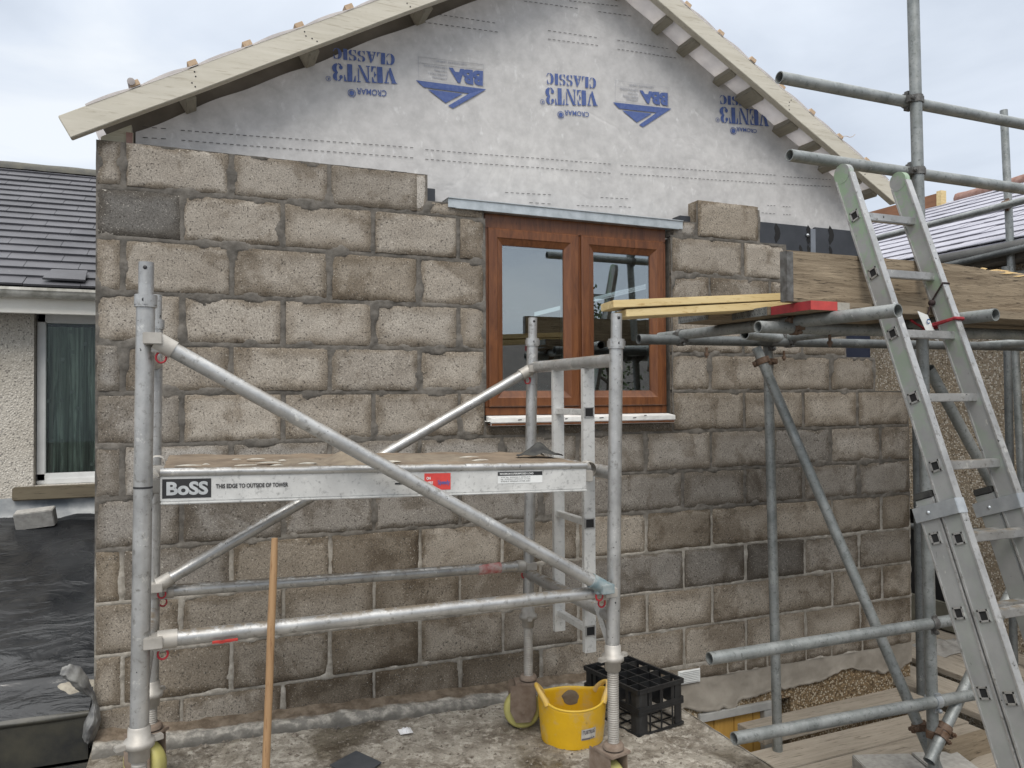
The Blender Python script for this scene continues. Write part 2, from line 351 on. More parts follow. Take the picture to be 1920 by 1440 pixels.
def m_underlay():
    m = N('translucent_underlay'); c = m.mix(m.mp(m.noise(9, 5), .35, .65), (.60, .57, .56), (.48, .455, .45)); m.done(c, .8)
    tl = m.n('ShaderNodeBsdfTranslucent'); m.l(c, tl.inputs['Color']); mx = m.n('ShaderNodeMixShader'); mx.inputs[0].default_value = .5
    m.l(m.b.outputs[0], mx.inputs[1]); m.l(tl.outputs[0], mx.inputs[2]); m.l(mx.outputs[0], m.t.nodes['Material Output'].inputs['Surface']); return m.mat
M['underlay'] = m_underlay()

# ------------------------------------------------------------------ lettering
def text2d(body, bold=0.0):
    cu = bpy.data.curves.new('t', 'FONT'); cu.body = body; cu.offset = bold; cu.resolution_u = 4
    ob = bpy.data.objects.new('t', cu); COL.objects.link(ob)
    dg = bpy.context.evaluated_depsgraph_get(); ev = ob.evaluated_get(dg); me = ev.to_mesh()
    vs = [(v.co.x, v.co.y) for v in me.vertices]; fs = [tuple(p.vertices) for p in me.polygons]
    ev.to_mesh_clear(); bpy.data.objects.remove(ob); bpy.data.curves.remove(cu)
    x0 = min(v[0] for v in vs); x1 = max(v[0] for v in vs); y0 = min(v[1] for v in vs); y1 = max(v[1] for v in vs)
    return [((x-x0)/(x1-x0), (y-y0)/(y1-y0)) for x, y in vs], fs
def seg(cx, cy, rx, ry, ix, iy, a0, a1, n=9):
    A = [math.radians(a0+(a1-a0)*i/n) for i in range(n+1)]
    return [(cx+rx*math.cos(a), cy+ry*math.sin(a)) for a in A]+[(cx+ix*math.cos(a), cy+iy*math.sin(a)) for a in reversed(A)]
def disc(cx, cy, rx, ry, n=12): return [(cx+rx*math.cos(2*math.pi*i/n), cy+ry*math.sin(2*math.pi*i/n)) for i in range(n)]
GV = [[(0, 1), (.46, 1), (.46, .94), (.41, .94), (.62, .24), (.52, 0), (.44, 0), (.09, .94), (0, .94)], [(.62, 1), (1, 1), (1, .94), (.93, .94), (.67, .14), (.62, .30), (.80, .94), (.62, .94)]]
GL = {
 'V': (1.0, GV),
 'A': (1.0, [[(1-x, 1-y) for x, y in p] for p in GV]+[[(.30, .26), (.52, .26), (.50, .34), (.33, .34)]]),
 'E': (.86, [[(0, 0), (.42, 0), (.42, 1), (0, 1)], [(.48, 1), (.82, 1), (.82, .66), (.76, .66), (.64, .93), (.48, .93)], [(.48, .55), (.56, .55), (.60, .68), (.65, .68), (.65, .32), (.60, .32), (.56, .46), (.48, .46)], [(.48, 0), (.85, 0), (.85, .36), (.79, .36), (.66, .07), (.48, .07)]]),
 'N': (1.0, [[(0, 0), (.28, 0), (.28, .06), (.18, .06), (.18, .78), (.09, .92), (.09, .06), (0, .06)], [(.0, 1), (.32, 1), (.90, 0), (.70, 0), (.12, .94), (0, .94)], [(.72, 1), (1, 1), (1, .94), (.92, .94), (.92, .14), (.83, .30), (.83, .94), (.72, .94)]]),
 'T': (.86, [[(.25, 0), (.62, 0), (.62, 1), (.25, 1)], [(0, 1), (.20, 1), (.20, .93), (.15, .93), (.06, .64), (0, .64)], [(.66, 1), (.86, 1), (.86, .64), (.80, .64), (.71, .93), (.66, .93)]]),
 '3': (.82, [seg(.36, .74, .38, .26, .08, .18, -85, 75), seg(.34, .28, .46, .28, .12, .21, -75, 85), disc(.14, .76, .13, .11), disc(.14, .23, .14, .12), [(.08, .8), (.18, .96), (.36, 1), (.36, .95), (.24, .9), (.18, .78)], [(.06, .2), (.16, .04), (.36, 0), (.36, .05), (.24, .10), (.18, .22)]]),
 'C': (.92, [seg(.50, .5, .5, .5, .14, .43, 97, 263), [(.52, 1), (.70, .97), (.80, 1), (.84, 1), (.84, .62), (.78, .62), (.68, .88), (.52, .94)], [(.52, 0), (.74, .05), (.90, .32), (.84, .34), (.70, .12), (.52, .06)]]),
 'L': (.84, [[(0, 0), (.42, 0), (.42, 1), (0, 1)], [(.47, 0), (.84, 0), (.84, .40), (.78, .40), (.64, .07), (.47, .07)]]),
 'S': (.80, [seg(.40, .73, .40, .27, .12, .20, 110, 285), seg(.40, .27, .40, .27, .12, .20, -70, 105), [(.44, .98), (.62, .96), (.70, 1), (.74, 1), (.74, .68), (.68, .68), (.60, .88), (.44, .93)], [(.36, .02), (.18, .04), (.10, 0), (.06, 0), (.06, .32), (.12, .32), (.20, .12), (.36, .07)]]),
 'I': (.48, [[(.04, 0), (.44, 0), (.44, 1), (.04, 1)]]),
}
def stencil(word, gap=.09):
    x = 0; polys = []
    for ch in word:
        w, ps = GL[ch]; polys += [[(x+px, py) for px, py in p] for p in ps]; x += w+gap
    W = x-gap; return [[(px/W, py) for px, py in p] for p in polys]
def quadmap(c):   # unit square -> four corners (bilinear)
    a, b, d, e = [V3(q) for q in c]   # (0,0) (1,0) (1,1) (0,1)
    return lambda u, v: (a*(1-u)+b*u)*(1-v)+(e*(1-u)+d*u)*v
def put_polys(mb, polys, q, mat=0, off=V3((0, 0, 0))):
    for p in polys: mb.add([q(u, v)+off for u, v in p], [tuple(range(len(p)))], mat)
def put_text(mb, body, q, mat=0, bold=0.0, off=V3((0, 0, 0))):
    vs, fs = text2d(body, bold); mb.add([q(u, v)+off for u, v in vs], fs, mat)

# ================================================================== SETTING
# flat roof that the tower stands on
FX0, FX1 = -.105, 2.575
def floor_pt(u, v):
    x = FX0+(FX1-FX0)*u; y = -4.6+4.6*v
    h = .010*fb(x, y, 0, 5, 5)+.006*fb(x, y, 3, 19, 4)
    e = min(x-FX0, FX1-x); h *= min(1, max(0, e/.03))
    return (x, y, floor_z(x)+h)
mb = MB(); mb.grid(floor_pt, 200, 330)
mb.box(FX0, FX1, -4.6, -.001, -.45, -.10, 0)
def edge_strip(u, v):   # rounded drip edge along the open side
    a = math.pi/2*v; y = -4.6+4.59*u; r = .02+.006*nz(y, 0, 0, 9)
    return (FX1+r*math.sin(a)-.004, y, floor_z(FX1)+r*(math.cos(a)-1)+.004*nz(y, v, 0, 14)+.004)
mb.grid(edge_strip, 160, 6)
mb.box(FX1-.012, FX1+.017, -4.6, -.004, -.45, floor_z(FX1)-.014, 0)
tag(mb.build('flat_roof', M['floor'], fix=False), kind='structure')
# felt upstand roll and mortar droppings along the foot of the wall
mb = MB()
def roll(u, v):
    x = FX0+.01+(FX1-FX0-.02)*u; a = v
    prof = [(0.0, .080), (-.03, .068), (-.06, .055), (-.085, .056), (-.11, .053), (-.13, .038), (-.142, .018), (-.15, -.02)]
    t = a*(len(prof)-1); i = min(int(t), len(prof)-2); w = t-i
    y = prof[i][0]*(1-w)+prof[i+1][0]*w; z = prof[i][1]*(1-w)+prof[i+1][1]*w
    lump = .012*fb(x, y*2, 1, 9, 5)*(1 if a < .5 else .35)
    return (x, y*.95, floor_z(x)*1.1+z*.8+lump)
mb.grid(roll, 260, 28)
def m_roll():
    m = N('crusted_felt_upstand'); s = m.n('ShaderNodeSeparateXYZ'); m.l(m.co, s.inputs[0])
    top = m.mix(m.mp(m.noise(16, 6, .7), .38, .62), (.10, .075, .052), (.20, .16, .12))
    front = m.mix(m.mp(m.noise(20, 6, .7), .44, .60), (.20, .19, .17), (.42, .395, .35))
    y = m.math('ADD', s.outputs[1], m.math('MULTIPLY', m.math('SUBTRACT', m.noise(12, 5), .5), .07))
    c = m.mix(m.mp(y, -.085, -.062), front, top); c = m.mix(m.mp(y, -.135, -.115), (.13, .122, .108), c)
    m.bump(m.noise(40, 6, .7), .8, .01); return m.done(c, .85, 0, .3)
tag(mb.build('upstand_kerb', m_roll(), fix=False), kind='structure')
# yard far below
mb = MB(); mb.box(-80, 80, -80, 80, -3.2, -2.75); tag(mb.build('ground', M['asphalt']), kind='structure')

# ================================================================== EXTENSION (block wall, gable, window)
house = thing('house_extension', (2.3, 0, 0), 'half-built blockwork extension with wrapped gable and brown double window', 'house')
ZB = [2.647, 2.437, 2.213, 1.972, 1.748, 1.528, 1.296, 1.066, .841, .608, .381, .157, -.065]
KI = [.006, .458, .906, 1.352, 1.80, 2.245, 2.68, 3.13, 3.578, 4.052, 4.475]
KO = [.245, .688, 1.119, 1.564, 2.02, 2.475, 2.93, 3.375, 3.828, 4.28]
XL, XR = -.105, 4.735
WX0, WX1, WZ0 = 1.706, 2.855, 1.385
blocks = []    # x0,x1,z0,z1,light,brown,damp
def rowdef(i):
    base = [(.62, .55), (.75, .62), (.72, .66), (.79, .58), (.72, .66), (.78, .62), (.62, .15), (.56, .2), (.62, .7), (.58, .75), (.58, .8), (.62, .7)][i]
    baser = [(.62, .65), (.62, .65), (.58, .7), (.58, .7), (.56, .65), (.60, .65), (.56, .3), (.54, .3), (.74, .85), (.60, .5), (.76, .8), (.80, .8)][i]
    return base, baser
SPEC = {(1, 0): (.26, .05), (2, 3): (.62, .9), (4, 3): (.56, .55), (4, 0): (.6, .1), (5, 0): (.58, .2), (6, 0): (.54, .2), (8, 0): (.46, 1), (8, 1): (.40, .3), (8, 2): (.44, .9), (8, 3): (.24, .95), (7, 0): (.46, .2), (7, 1): (.5, .15), (9, 3): (.34, .95), (10, 3): (.34, 1), (11, 2): (.22, 1), (11, 3): (.24, 1), (11, 4): (.26, 1),
        (6, 9): (.22, .2), (7, 8): (.18, .4), (8, 7): (.30, 1), (9, 8): (.18, .3), (9, 6): (.36, .25), (9, 5): (.36, .3), (9, 7): (.38, .3), (10, 1): (.36, .95), (10, 5): (.5, .7), (11, 6): (.54, .8)}
for i in range(12):
    zt, zb = ZB[i], ZB[i+1]; ks = KI if i % 2 == 0 else KO
    xs = [XL]+[2.862 if (i in (1, 3, 5) and k == 2.93) else k for k in ks]+[XR]
    for j in range(len(xs)-1):
        x0, x1 = xs[j], xs[j+1]
        segs = []
        if i == 0: segs = [(x0, x1)] if x1 < 1.36 else []
        elif i <= 4:
            xr = [0, 3.71, 3.98, 4.19, 4.436][i]
            if x0 < WX0-.02: segs.append((x0, min(x1, WX0+.005)))
            if x1 > WX1+.02 and x0 < xr-.03: segs.append((max(x0, WX1+.006), min(x1, xr)))
        else:
            cuts = [x0]+[c for c in (WX0, WX1) if i == 5 and x0+.03 < c < x1-.03]+[x1]; segs = list(zip(cuts[:-1], cuts[1:]))
        for a, b in segs:
            if b-a < .03: continue
            bs, br = rowdef(i); L, B = SPEC.get((i, j), bs if a < 1.75 else br); L = L*(1.18 if (i, j) in SPEC and i > 5 else 1)
            top = zt
            if i == 5 and a < WX1-.02 and b > WX0+.02: top = WZ0-.012; L *= .7
            blocks.append((a, b, zb, top, min(1, max(.05, L+random.uniform(-.13, .11))), B, random.uniform(.3, 1.5)))
# closers: pale on-edge slip, slivers beside the window head, the lone block on top
blocks += [(1.318, 1.397, 2.437, 2.645, .98, .1, .2), (1.405, 1.70, 2.437, 2.505, .74, .6, .8), (2.875, 3.035, 2.437, 2.522, .70, .15, .4), (3.042, 3.505, 2.437, 2.668, .60, .95, .35)]
bx = [2.58, 2.80, 3.035, 3.235, 3.37, 3.53, 3.83, 4.04, 4.30, 4.46, 4.735]
for a, b in zip(bx[:-1], bx[1:]): blocks.append((a, b, -.155, -.075, random.uniform(.42, .66), .7, .6))
verts = []; faces = []; tone = []; edge = []
def add_block(x0, x1, z0, z1, L, B, R, gap=.0055, depth=.10):
    gx = gap+(.0045 if z0 > .8 else .002)+random.uniform(-.002, .003); gz_ = gap+(.0035 if z0 > .8 else .0015)
    if z1-z0 < .1: gx, gz_ = gap, .004
    x0 += gx; x1 -= gx; z0 += gz_; z1 -= gz_
    nx = max(4, int((x1-x0)/.015)); nzv = max(4, int((z1-z0)/.015)); b = len(verts)
    dy = random.uniform(-.003, .003); tilt = random.uniform(-.006, .006)
    for j in range(nzv+1):
        for i in range(nx+1):
            u = i/nx; v = j/nzv
            # squeeze the outermost cells so the arris is tight
            x = x0+(x1-x0)*u; z = z0+(z1-z0)*v
            if i == 1: x = x0+.0045
            elif i == nx-1: x = x1-.0045
            if j == 1: z = z0+.0045
            elif j == nzv-1: z = z1-.0045
            e = min(x-x0, x1-x, z-z0, z1-z)
            cx = min(x-x0, x1-x); cz = min(z-z0, z1-z)
            wob = .0030
            if i in (0, nx): x += wob*fb(x0, z, 5, 30, 3)
            if j in (0, nzv): z += wob*fb(x, z0, 9, 30, 3)
            rnd = (.004 if i in (0, nx) or j in (0, nzv) else 0)+.004*max(0, 1-e/.02)*max(0, fb(x, z, 12, 26, 3))
            y = dy+tilt*(u-.5)+rnd+.0035*fb(x, z, 2, 14, 3)+.0014*nz(x, z, 4, 70)
            verts.append((x, y, z)); tone.append((L, B, R, 1)); edge.append(e)
    for j in range(nzv):
        for i in range(nx):
            q = b+j*(nx+1)+i; faces.append((q, q+1, q+nx+2, q+nx+1))
    # sides back to the full leaf thickness
    loop = [b+i for i in range(nx+1)]+[b+j*(nx+1)+nx for j in range(1, nzv+1)]+[b+nzv*(nx+1)+i for i in range(nx-1, -1, -1)]+[b+j*(nx+1) for j in range(nzv-1, 0, -1)]
    l2 = len(verts)
    for k in loop: verts.append(verts[k]); tone.append((L, B, R, 1)); edge.append(0)
    loop = [l2+k for k in range(len(loop))]
    nb = len(verts)
    for k in loop: verts.append((verts[k][0], depth, verts[k][2])); tone.append((L, B, R, 1)); edge.append(.03)
    n = len(loop)
    for k in range(n): faces.append((loop[k], nb+k, nb+(k+1) % n, loop[(k+1) % n]))
    faces.append(tuple(nb+k for k in range(n)))
for q in blocks: add_block(*q)
me = bpy.data.meshes.new('block_wall'); me.from_pydata(verts, [], faces); me.materials.append(M['block'])
at = me.attributes.new('tone', 'FLOAT_COLOR', 'POINT'); at.data.foreach_set('color', [c for t in tone for c in t])
at = me.attributes.new('edge', 'FLOAT', 'POINT'); at.data.foreach_set('value', edge)
me.polygons.foreach_set('use_smooth', [len(f) == 4 for f in faces]); 
wall = bpy.data.objects.new('block_wall', me); COL.objects.link(wall); attach(wall, house)
# mortar bed behind and between the blocks
rows_of = {}
def row_blocks(z):
    for i in range(12):
        if ZB[i+1] <= z < ZB[i]: return i
    return -1
cache = [[] for _ in range(14)]
for q in blocks:
    zc = (q[2]+q[3])/2; i = row_blocks(zc); cache[i].append(q)
def jdist(x, z):
    # signed closeness to the nearest joint: 0 in the joint, grows towards block centres; -1 outside the masonry
    i = row_blocks(z); best = None
    for k in {i, max(0, i-1), min(11, i+1)} if i >= 0 else {-1, 11}:
        for q in cache[k]:
            if q[0]-.004 <= x <= q[1]+.004 and q[2]-.004 <= z <= q[3]+.004:
                d = min(x-q[0], q[1]-x, z-q[2], q[3]-z); best = d if best is None else max(best, d)
    return best
mv = []; mf = []; ma = []; idx = {}
STEP = .0095; nxm = int((XR-XL)/STEP); nzm = int((2.66+.17)/STEP)
def mvert(i, j):
    if (i, j) in idx: return idx[(i, j)]
    x = XL+.004+i*(XR-XL-.008)/nxm; z = -.163+j*STEP
    d = jdist(x, z)
    if d is None: r = None
    else:
        sm = fb(x, z, 7, 8, 2)          # how far the mortar is smeared over the block edge
        wid = .0118+max(0, sm+.12)*.030 if z > .85 else .0095+max(0, sm+.05)*.014
        base = .0032+.0035*fb(x, z, 1, 16, 3)
        y = base if d < wid else min(.03, base+(d-wid)*1.6)
        if sm > .16 and d < wid*.8: y -= .0035+.003*sm
        y = max(y, -.006)
        r = len(mv); mv.append((x, y, z))
        ma.append(max(0, min(1, (.86-z)/.08+.35*nz(x, z, 0, 2.5)+(.0 if x < 3.2 else -.15)))) 
    idx[(i, j)] = r; return r
for j in range(nzm):
    for i in range(nxm):
        q = [mvert(i, j), mvert(i+1, j), mvert(i+1, j+1), mvert(i, j+1)]
        if None not in q: mf.append(q)
me = bpy.data.meshes.new('mortar'); me.from_pydata(mv, [], mf); me.materials.append(M['mortar'])
at = me.attributes.new('age', 'FLOAT', 'POINT'); at.data.foreach_set('value', ma)
me.polygons.foreach_set('use_smooth', [True]*len(mf))
mo = bpy.data.objects.new('mortar', me); COL.objects.link(mo); mo.parent = wall
# solid core behind the face so no light leaks through the joints
mb = MB()
for i in range(12):
    zt, zb = ZB[i], ZB[i+1]
    L = [q for q in cache[i]]
    for q in L: pass
mb.box(XL+.012, WX0-.012, .034, .098, -.06, 2.42); mb.box(WX0-.012, WX1+.012, .034, .098, -.06, 1.36)
mb.box(WX1+.012, 3.69, .034, .098, -.06, 2.42); mb.box(3.69, 4.42, .034, .098, -.06, 1.50); mb.box(4.42, XR-.012, .034, .098, -.06, 1.27); mb.box(3.69, 4.17, .034, .098, 1.50, 1.95)
mb.box(2.5, XR-.012, .03, .098, -.16, -.06)
co = mb.build('mortar_core', M['mortar']); co.parent = wall
# old wall below: render skirt with ragged bottom, pebbledash, boarded opening
mb = MB(); mb.box(2.40, 3.03, .02, .25, -2.8, -.40); mb.box(3.03, 3.72, .02, .25, -.368, -.16); mb.box(2.40, 3.03, .02, .25, -.40, -.16); mb.box(3.72, XR-.002, .02, .25, -2.8, -.16); mb.box(3.03, 3.72, .02, .25, -2.8, -1.6)
mb.box(XL, 2.40, .02, .25, -2.8, -.08)
lw = mb.build('dashed_wall', M['pebble_brown'], house)
mb = MB()
def rag(x): return -.335+.075*fb(x, 0, 3, 2.3, 5)+(-.02 if x < 3.3 else .02)+.014*nz(x, 1, 2, 22)
def skirt(u, v):
    x = 2.5+(XR-2.5)*u; zt = -.150; zb = min(-.2, rag(x)); z = zt+(zb-zt)*v
    y = .004+.009*fb(x, z, 2, 6, 4)-.004*(1 if v > .9 else 0)
    return (x, y if v < 1 else .03, z)
mb.grid(skirt, 220, 16)
sk = mb.build('render_skirt', M['render'], fix=False); sk.parent = lw
mb = MB(); mb.box(3.03, 3.57, -.004, .05, -.41, -.362); mb.box(3.50, 3.565, -.002, .05, -1.6, -.41)
sb = mb.build('grey_window_frame', M['grey_gutter'], bevel=.003); sb.parent = lw
mb = MB()
for a, b in ((3.03, 3.155), (3.158, 3.30), (3.303, 3.44), (3.443, 3.50)): mb.box(a, b, .035, .055, -1.6, -.412)
sb = mb.build('yellow_panel', M['panel_yellow'], bevel=.003); sb.parent = lw
mb = MB(); mb.box(3.57, 3.72, .10, .12, -1.6, -.37); sb = mb.build('dark_reveal', M['inner']); sb.parent = lw
# plastic air vent
mb = MB(); c0 = aY(1284, 1256, -.006); c1 = aY(1311, 1278, -.006)
mb.box(2.88, 3.03, -.010, .02, -.165, -.088)
for k in range(7): z = -.155+k*.0098; mb.box(2.888, 3.022, -.016, -.009, z, z+.005)
av = mb.build('air_vent', M['white'], bevel=.001); av.parent = lw

# breather membrane on the timber gable
MY = .15; AP = (2.318, 4.066); SL = .552
GX0, GX1 = .045, 4.40
def mem_y(x, z): return MY+.012*fb(x, z, 0, 1.3, 2)+.002*nz(x, z, 5, 6)
def gz(x): return AP[1]-abs(x-AP[0])*SL-.03-(0 if x > AP[0]-.1 else .04+.016*nz(x, 0, 0, 4))
mb = MB(); nxg = 150
xs = sorted(set([GX0+(GX1-GX0)*i/nxg for i in range(nxg+1)]+[WX0-.03, WX1+.03]))
zlist = [1.4+.03*i for i in range(100)]
vid = {}
def gv(x, z):
    k = (round(x, 5), round(z, 5))
    if k not in vid: vid[k] = len(mb.v); mb.v.append((x, mem_y(x, z), z))
    return vid[k]
for a, b in zip(xs[:-1], xs[1:]):
    inwin = a >= WX0-.031 and b <= WX1+.031
    za = 2.50 if inwin else 1.3
    n = 44
    for j in range(n):
        q = [gv(a, za+(gz(a)-za)*j/n), gv(b, za+(gz(b)-za)*j/n), gv(b, za+(gz(b)-za)*(j+1)/n), gv(a, za+(gz(a)-za)*(j+1)/n)]
        mb.f.append(q); mb.m.append(0); mb.s.append(True)
mem = mb.build('breather_membrane', M['membrane'], house, fix=False)
# printing on the membrane, upside down as hung
def onmem(px, py):
    p = aY(px, py, MY); p.y = mem_y(p.x, p.z)-.002; return p
def zq(pts, org, s): return quadmap([onmem(org[0]+x/s, org[1]+y/s) for x, y in pts])
def snap(mbx):   # lay every printed vertex on the wrinkled sheet
    mbx.v = [(v[0], mem_y(v[0], v[2])-.0042, v[2]) for v in mbx.v]
def circle_px(mbx, cx, cy, r, org, s, ring=True, fill=False):
    c = onmem(org[0]+cx/s, org[1]+cy/s); e = onmem(org[0]+(cx+r)/s, org[1]+cy/s); R = (e-c).length
    x, z = V3((1, 0, 0)), V3((0, 0, 1)); n = 20
    if fill: mbx.add(mbx.ring(c, x, z, R*.62, n), [tuple(range(n))])
    o = mbx.ring(c, x, z, R, n); i = mbx.ring(c, x, z, R*.84, n)
    mbx.add(o+i, [(k, (k+1) % n, n+(k+1) % n, n+k) for k in range(n)])
marks = [
 dict(o=(580, 0), s=5.333, vent=[(866, 690), (222, 628), (222, 812), (874, 846)], cls=[(852, 546), (230, 478), (234, 588), (850, 662)], cro=[(768, 912), (470, 884), (470, 944), (766, 974)], circ=(422, 937, 40), reg=(190, 790, 27),
      bba=[(1735, 712), (1392, 676), (1425, 820), (1734, 860)], box=[(1087, 570), (1738, 650), (1745, 864), (1090, 797)], line=[(1087, 632), (1735, 702)],
      out=[(1060, 808), (1770, 893), (1435, 1085), (1386, 1060), (1597, 934), (1140, 878)], inn=[(1182, 898), (1535, 938), (1360, 1033)], tx=[(1380, 800, 1225, 778), (1380, 765, 1190, 738), (1380, 728, 1250, 712), (1380, 692, 1145, 655), (1570, 655, 1270, 625)]),
 dict(o=(980, 80), s=6.0, vent=[(828, 560), (246, 502), (250, 700), (838, 714)], cls=[(818, 405), (256, 343), (262, 468), (816, 526)], cro=[(742, 785), (465, 760), (465, 815), (742, 840)], circ=(425, 815, 37), reg=(218, 670, 26),
      bba=[(1632, 566), (1315, 534), (1348, 676), (1632, 710)], box=[(1037, 430), (1634, 502), (1640, 722), (1037, 660)], line=[(1037, 490), (1632, 560)],
      out=[(1012, 673), (1672, 742), (1352, 950), (1308, 925), (1507, 788), (1083, 742)], inn=[(1118, 762), (1455, 797), (1283, 898)], tx=[(1300, 660, 1160, 640), (1300, 628, 1130, 598), (1300, 590, 1185, 570), (1300, 550, 1090, 512), (1475, 515, 1200, 482)]),
 dict(o=(1280, 140), s=5.142, vent=[(822, 352), (352, 305), (356, 464), (828, 502)], cls=[(806, 242), (354, 194), (358, 282), (810, 330)], cro=[(706, 532), (512, 505), (512, 548), (706, 566)], circ=(483, 545, 29), reg=(335, 437, 19)),
]
for k in marks:
    mb = MB(); mg = MB(); o, s = k['o'], k['s']
    put_polys(mb, stencil('VENT3'), zq(k['vent'], o, s)); put_polys(mb, stencil('CLASSIC'), zq(k['cls'], o, s))
    put_text(mb, 'CROMAR', zq(k['cro'], o, s), 0, .012)
    circle_px(mb, *k['circ'], o, s, fill=True); circle_px(mb, *k['reg'], o, s)
    cx, cy, r = k['reg']; put_text(mb, 'R', zq([(cx+r*.4, cy-r*.5), (cx-r*.4, cy-r*.5), (cx-r*.4, cy+r*.5), (cx+r*.4, cy+r*.5)], o, s), 0, .02)
    if 'bba' in k:
        put_text(mb, 'BBA', zq(k['bba'], o, s), 0, .055)
        for nm in ('out', 'inn'): P = [onmem(o[0]+x/s, o[1]+y/s) for x, y in k[nm]]; mb.add(P, [tuple(range(len(P)))])
        B = [onmem(o[0]+x/s, o[1]+y/s) for x, y in k['box']]; Ln = [onmem(o[0]+x/s, o[1]+y/s) for x, y in k['line']]
        for a, b in list(zip(B, B[1:]+B[:1]))+[tuple(Ln)]: mg.bar(a, b, .0012, .0016, V3((0, 1, 0)))
        for (x0, y0, x1, y1), w in zip(k['tx'], ('APPROVAL', 'INSPECTION', 'TESTING', 'CERTIFICATION', 'CERTIFICATE 10/4749')):
            h = 20*s/5.5; sl = (y1-y0+h*.3)/(x1-x0)
            put_text(mg, w, zq([(x0, y0-h), (x1, y0-h+(x1-x0)*.11), (x1, y0+(x1-x0)*.11), (x0, y0)], o, s), 0, .01)
    snap(mb); po = mb.build('printed_logo', M['inkblue'], fix=False); po.parent = mem
    if mg.v: snap(mg); po = mg.build('printed_small_print', M['inkgrey'], fix=False); po.parent = mem
def dashes(p, q, n=None, w=.0028):
    mb = MB()
    a = onmem(*p); b = onmem(*q); L = (b-a).length; n = n or max(3, int(L/.030))
    for i in range(n):
        s0 = a.lerp(b, (i+.15)/n); s1 = a.lerp(b, (i+.72)/n); d = V3((0, 0, w/2)); mb.add([s0-d, s1-d, s1+d, s0+d], [(0, 1, 2, 3)])
    snap(mb); po = mb.build('printed_dashes', M['ink'], fix=False); po.parent = mem
for p, q in (((265, 238), (316, 242)), ((337, 244), (777, 278)), ((265, 258), (316, 261)), ((338, 263), (777, 297)), ((795, 281), (1147, 308)), ((795, 299), (1147, 325)), ((1162, 310), (1455, 329)), ((1162, 326), (1455, 345)), ((1466, 331), (1560, 337)), ((1468, 345), (1560, 350)),
             ((820, 28), (930, 45)), ((790, 42), (935, 62)), ((980, 3), (1085, 17)), ((1065, 2), (1160, 12)), ((1120, 22), (1185, 31)), ((1025, 58), (1120, 72)), ((1025, 74), (1122, 87)), ((1155, 76), (1255, 92)), ((1155, 93), (1270, 109)),
             ((945, 361), (1035, 366)), ((990, 380), (1035, 383)), ((1125, 370), (1180, 373)), ((1080, 385), (1150, 388)), ((1160, 387), (1185, 389)), ((1437, 385), (1455, 386)), ((1467, 387), (1484, 388)), ((1426, 399), (1455, 401)), ((1467, 402), (1484, 403))): dashes(p, q)

# dark cavity panels, closers
mb = MB(); pz0 = 1.55
for a, b in ((3.52, 4.00), (4.045, 4.50)):
    zt = 2.60; mb.box(a, b, .112, .135, pz0, zt)
pn = mb.build('cavity_panel', M['black_panel'], house, bevel=.003)
mb = MB(); mb.box(4.003, 4.042, .104, .13, 1.6, 2.585); sb = mb.build('panel_joint_strip', simple('grey_strip', (.22, .24, .27), None, 9, .4, .3)); sb.parent = pn
for (px, py, h) in ((1455, 437, 26), (1515, 440, 26), (1556, 441, 26), (1500, 470, 16), (1515, 470, 16), (1556, 472, 16)):
    mb = MB(); c = aY(px, py, .1105); s = 4.6/FPX*h/26
    P = [(0, -.5), (.22, -.25), (.28, 0), (.22, .25), (0, .5), (-.10, .25), (-.02, 0), (-.10, -.25)]
    mb.prism([(x*.13*h/26, z*.13*h/26) for x, z in P], c, V3((1, 0, 0)), V3((0, 0, 1)), V3((0, .001, 0)))
    sb = mb.build('leaf_slot_shade', M['dark']); sb.parent = pn  # flat dark lens on the panel, painted for the shade in a slot
mb = MB(); c = aY(1514, 441, .107); mb.lathe(c, [(.0001, -.012), (.010, -.008), (.011, .0)], 12, 0, V3((0, 1, 0))); sb = mb.build('fixing_head', M['zinc']); sb.parent = pn
mb = MB(); mb.box(1.402, 1.47, .105, .14, 2.50, 2.60); mb.build('cavity_closer', M['black_panel'], house, bevel=.002); mb = MB(); mb.box(2.965, 3.04, .06, .14, 2.49, 2.575); mb.build('cavity_closer', M['black_panel'], house, bevel=.002)
mb = MB(); mb.box(4.19, 4.50, .10, .13, 1.53, 1.93); mb.build('damp_sheet', M['navy'], house)
mb = MB(); mb.bar((4.28, .085, 1.60), (4.50, .085, 1.66), .012, .012); mb.bar((4.30, .085, 1.57), (4.30, .085, 1.68), .012, .012); mb.bar((4.28, .085, 1.56), (4.5, .085, 1.58), .008, .03); mb.build('metal_strap', M['zinc'], house)

# steel lintel
mb = MB(); a = aY(840, 370, -.012); b = aY(1280, 414, -.012)
zl, zr = a.z, b.z
x0, x1 = a.x, b.x
mb.hexa([(x0, -.014, zl-.05), (x1, -.014, zr-.05), (x1, -.009, zr-.05), (x0, -.009, zl-.05), (x0, -.014, zl), (x1, -.014, zr), (x1, -.009, zr), (x0, -.009, zl)])
mb.hexa([(x0, -.022, zl-.005), (x1, -.022, zr-.005), (x1, .09, zr+.0), (x0, .09, zl+.0), (x0, -.022, zl), (x1, -.022, zr), (x1, .09, zr+.006), (x0, .09, zl+.006)])
mb.hexa([(x0+.04, -.02, zl-.054), (x1-.03, -.02, zr-.054), (x1-.03, .10, zr-.051), (x0+.04, .10, zl-.051), (x0+.04, -.02, zl-.05), (x1-.03, -.02, zr-.05), (x1-.03, .10, zr-.047), (x0+.04, .10, zl-.047)])
mb.build('steel_lintel', M['lintel'], house, bevel=.0015)

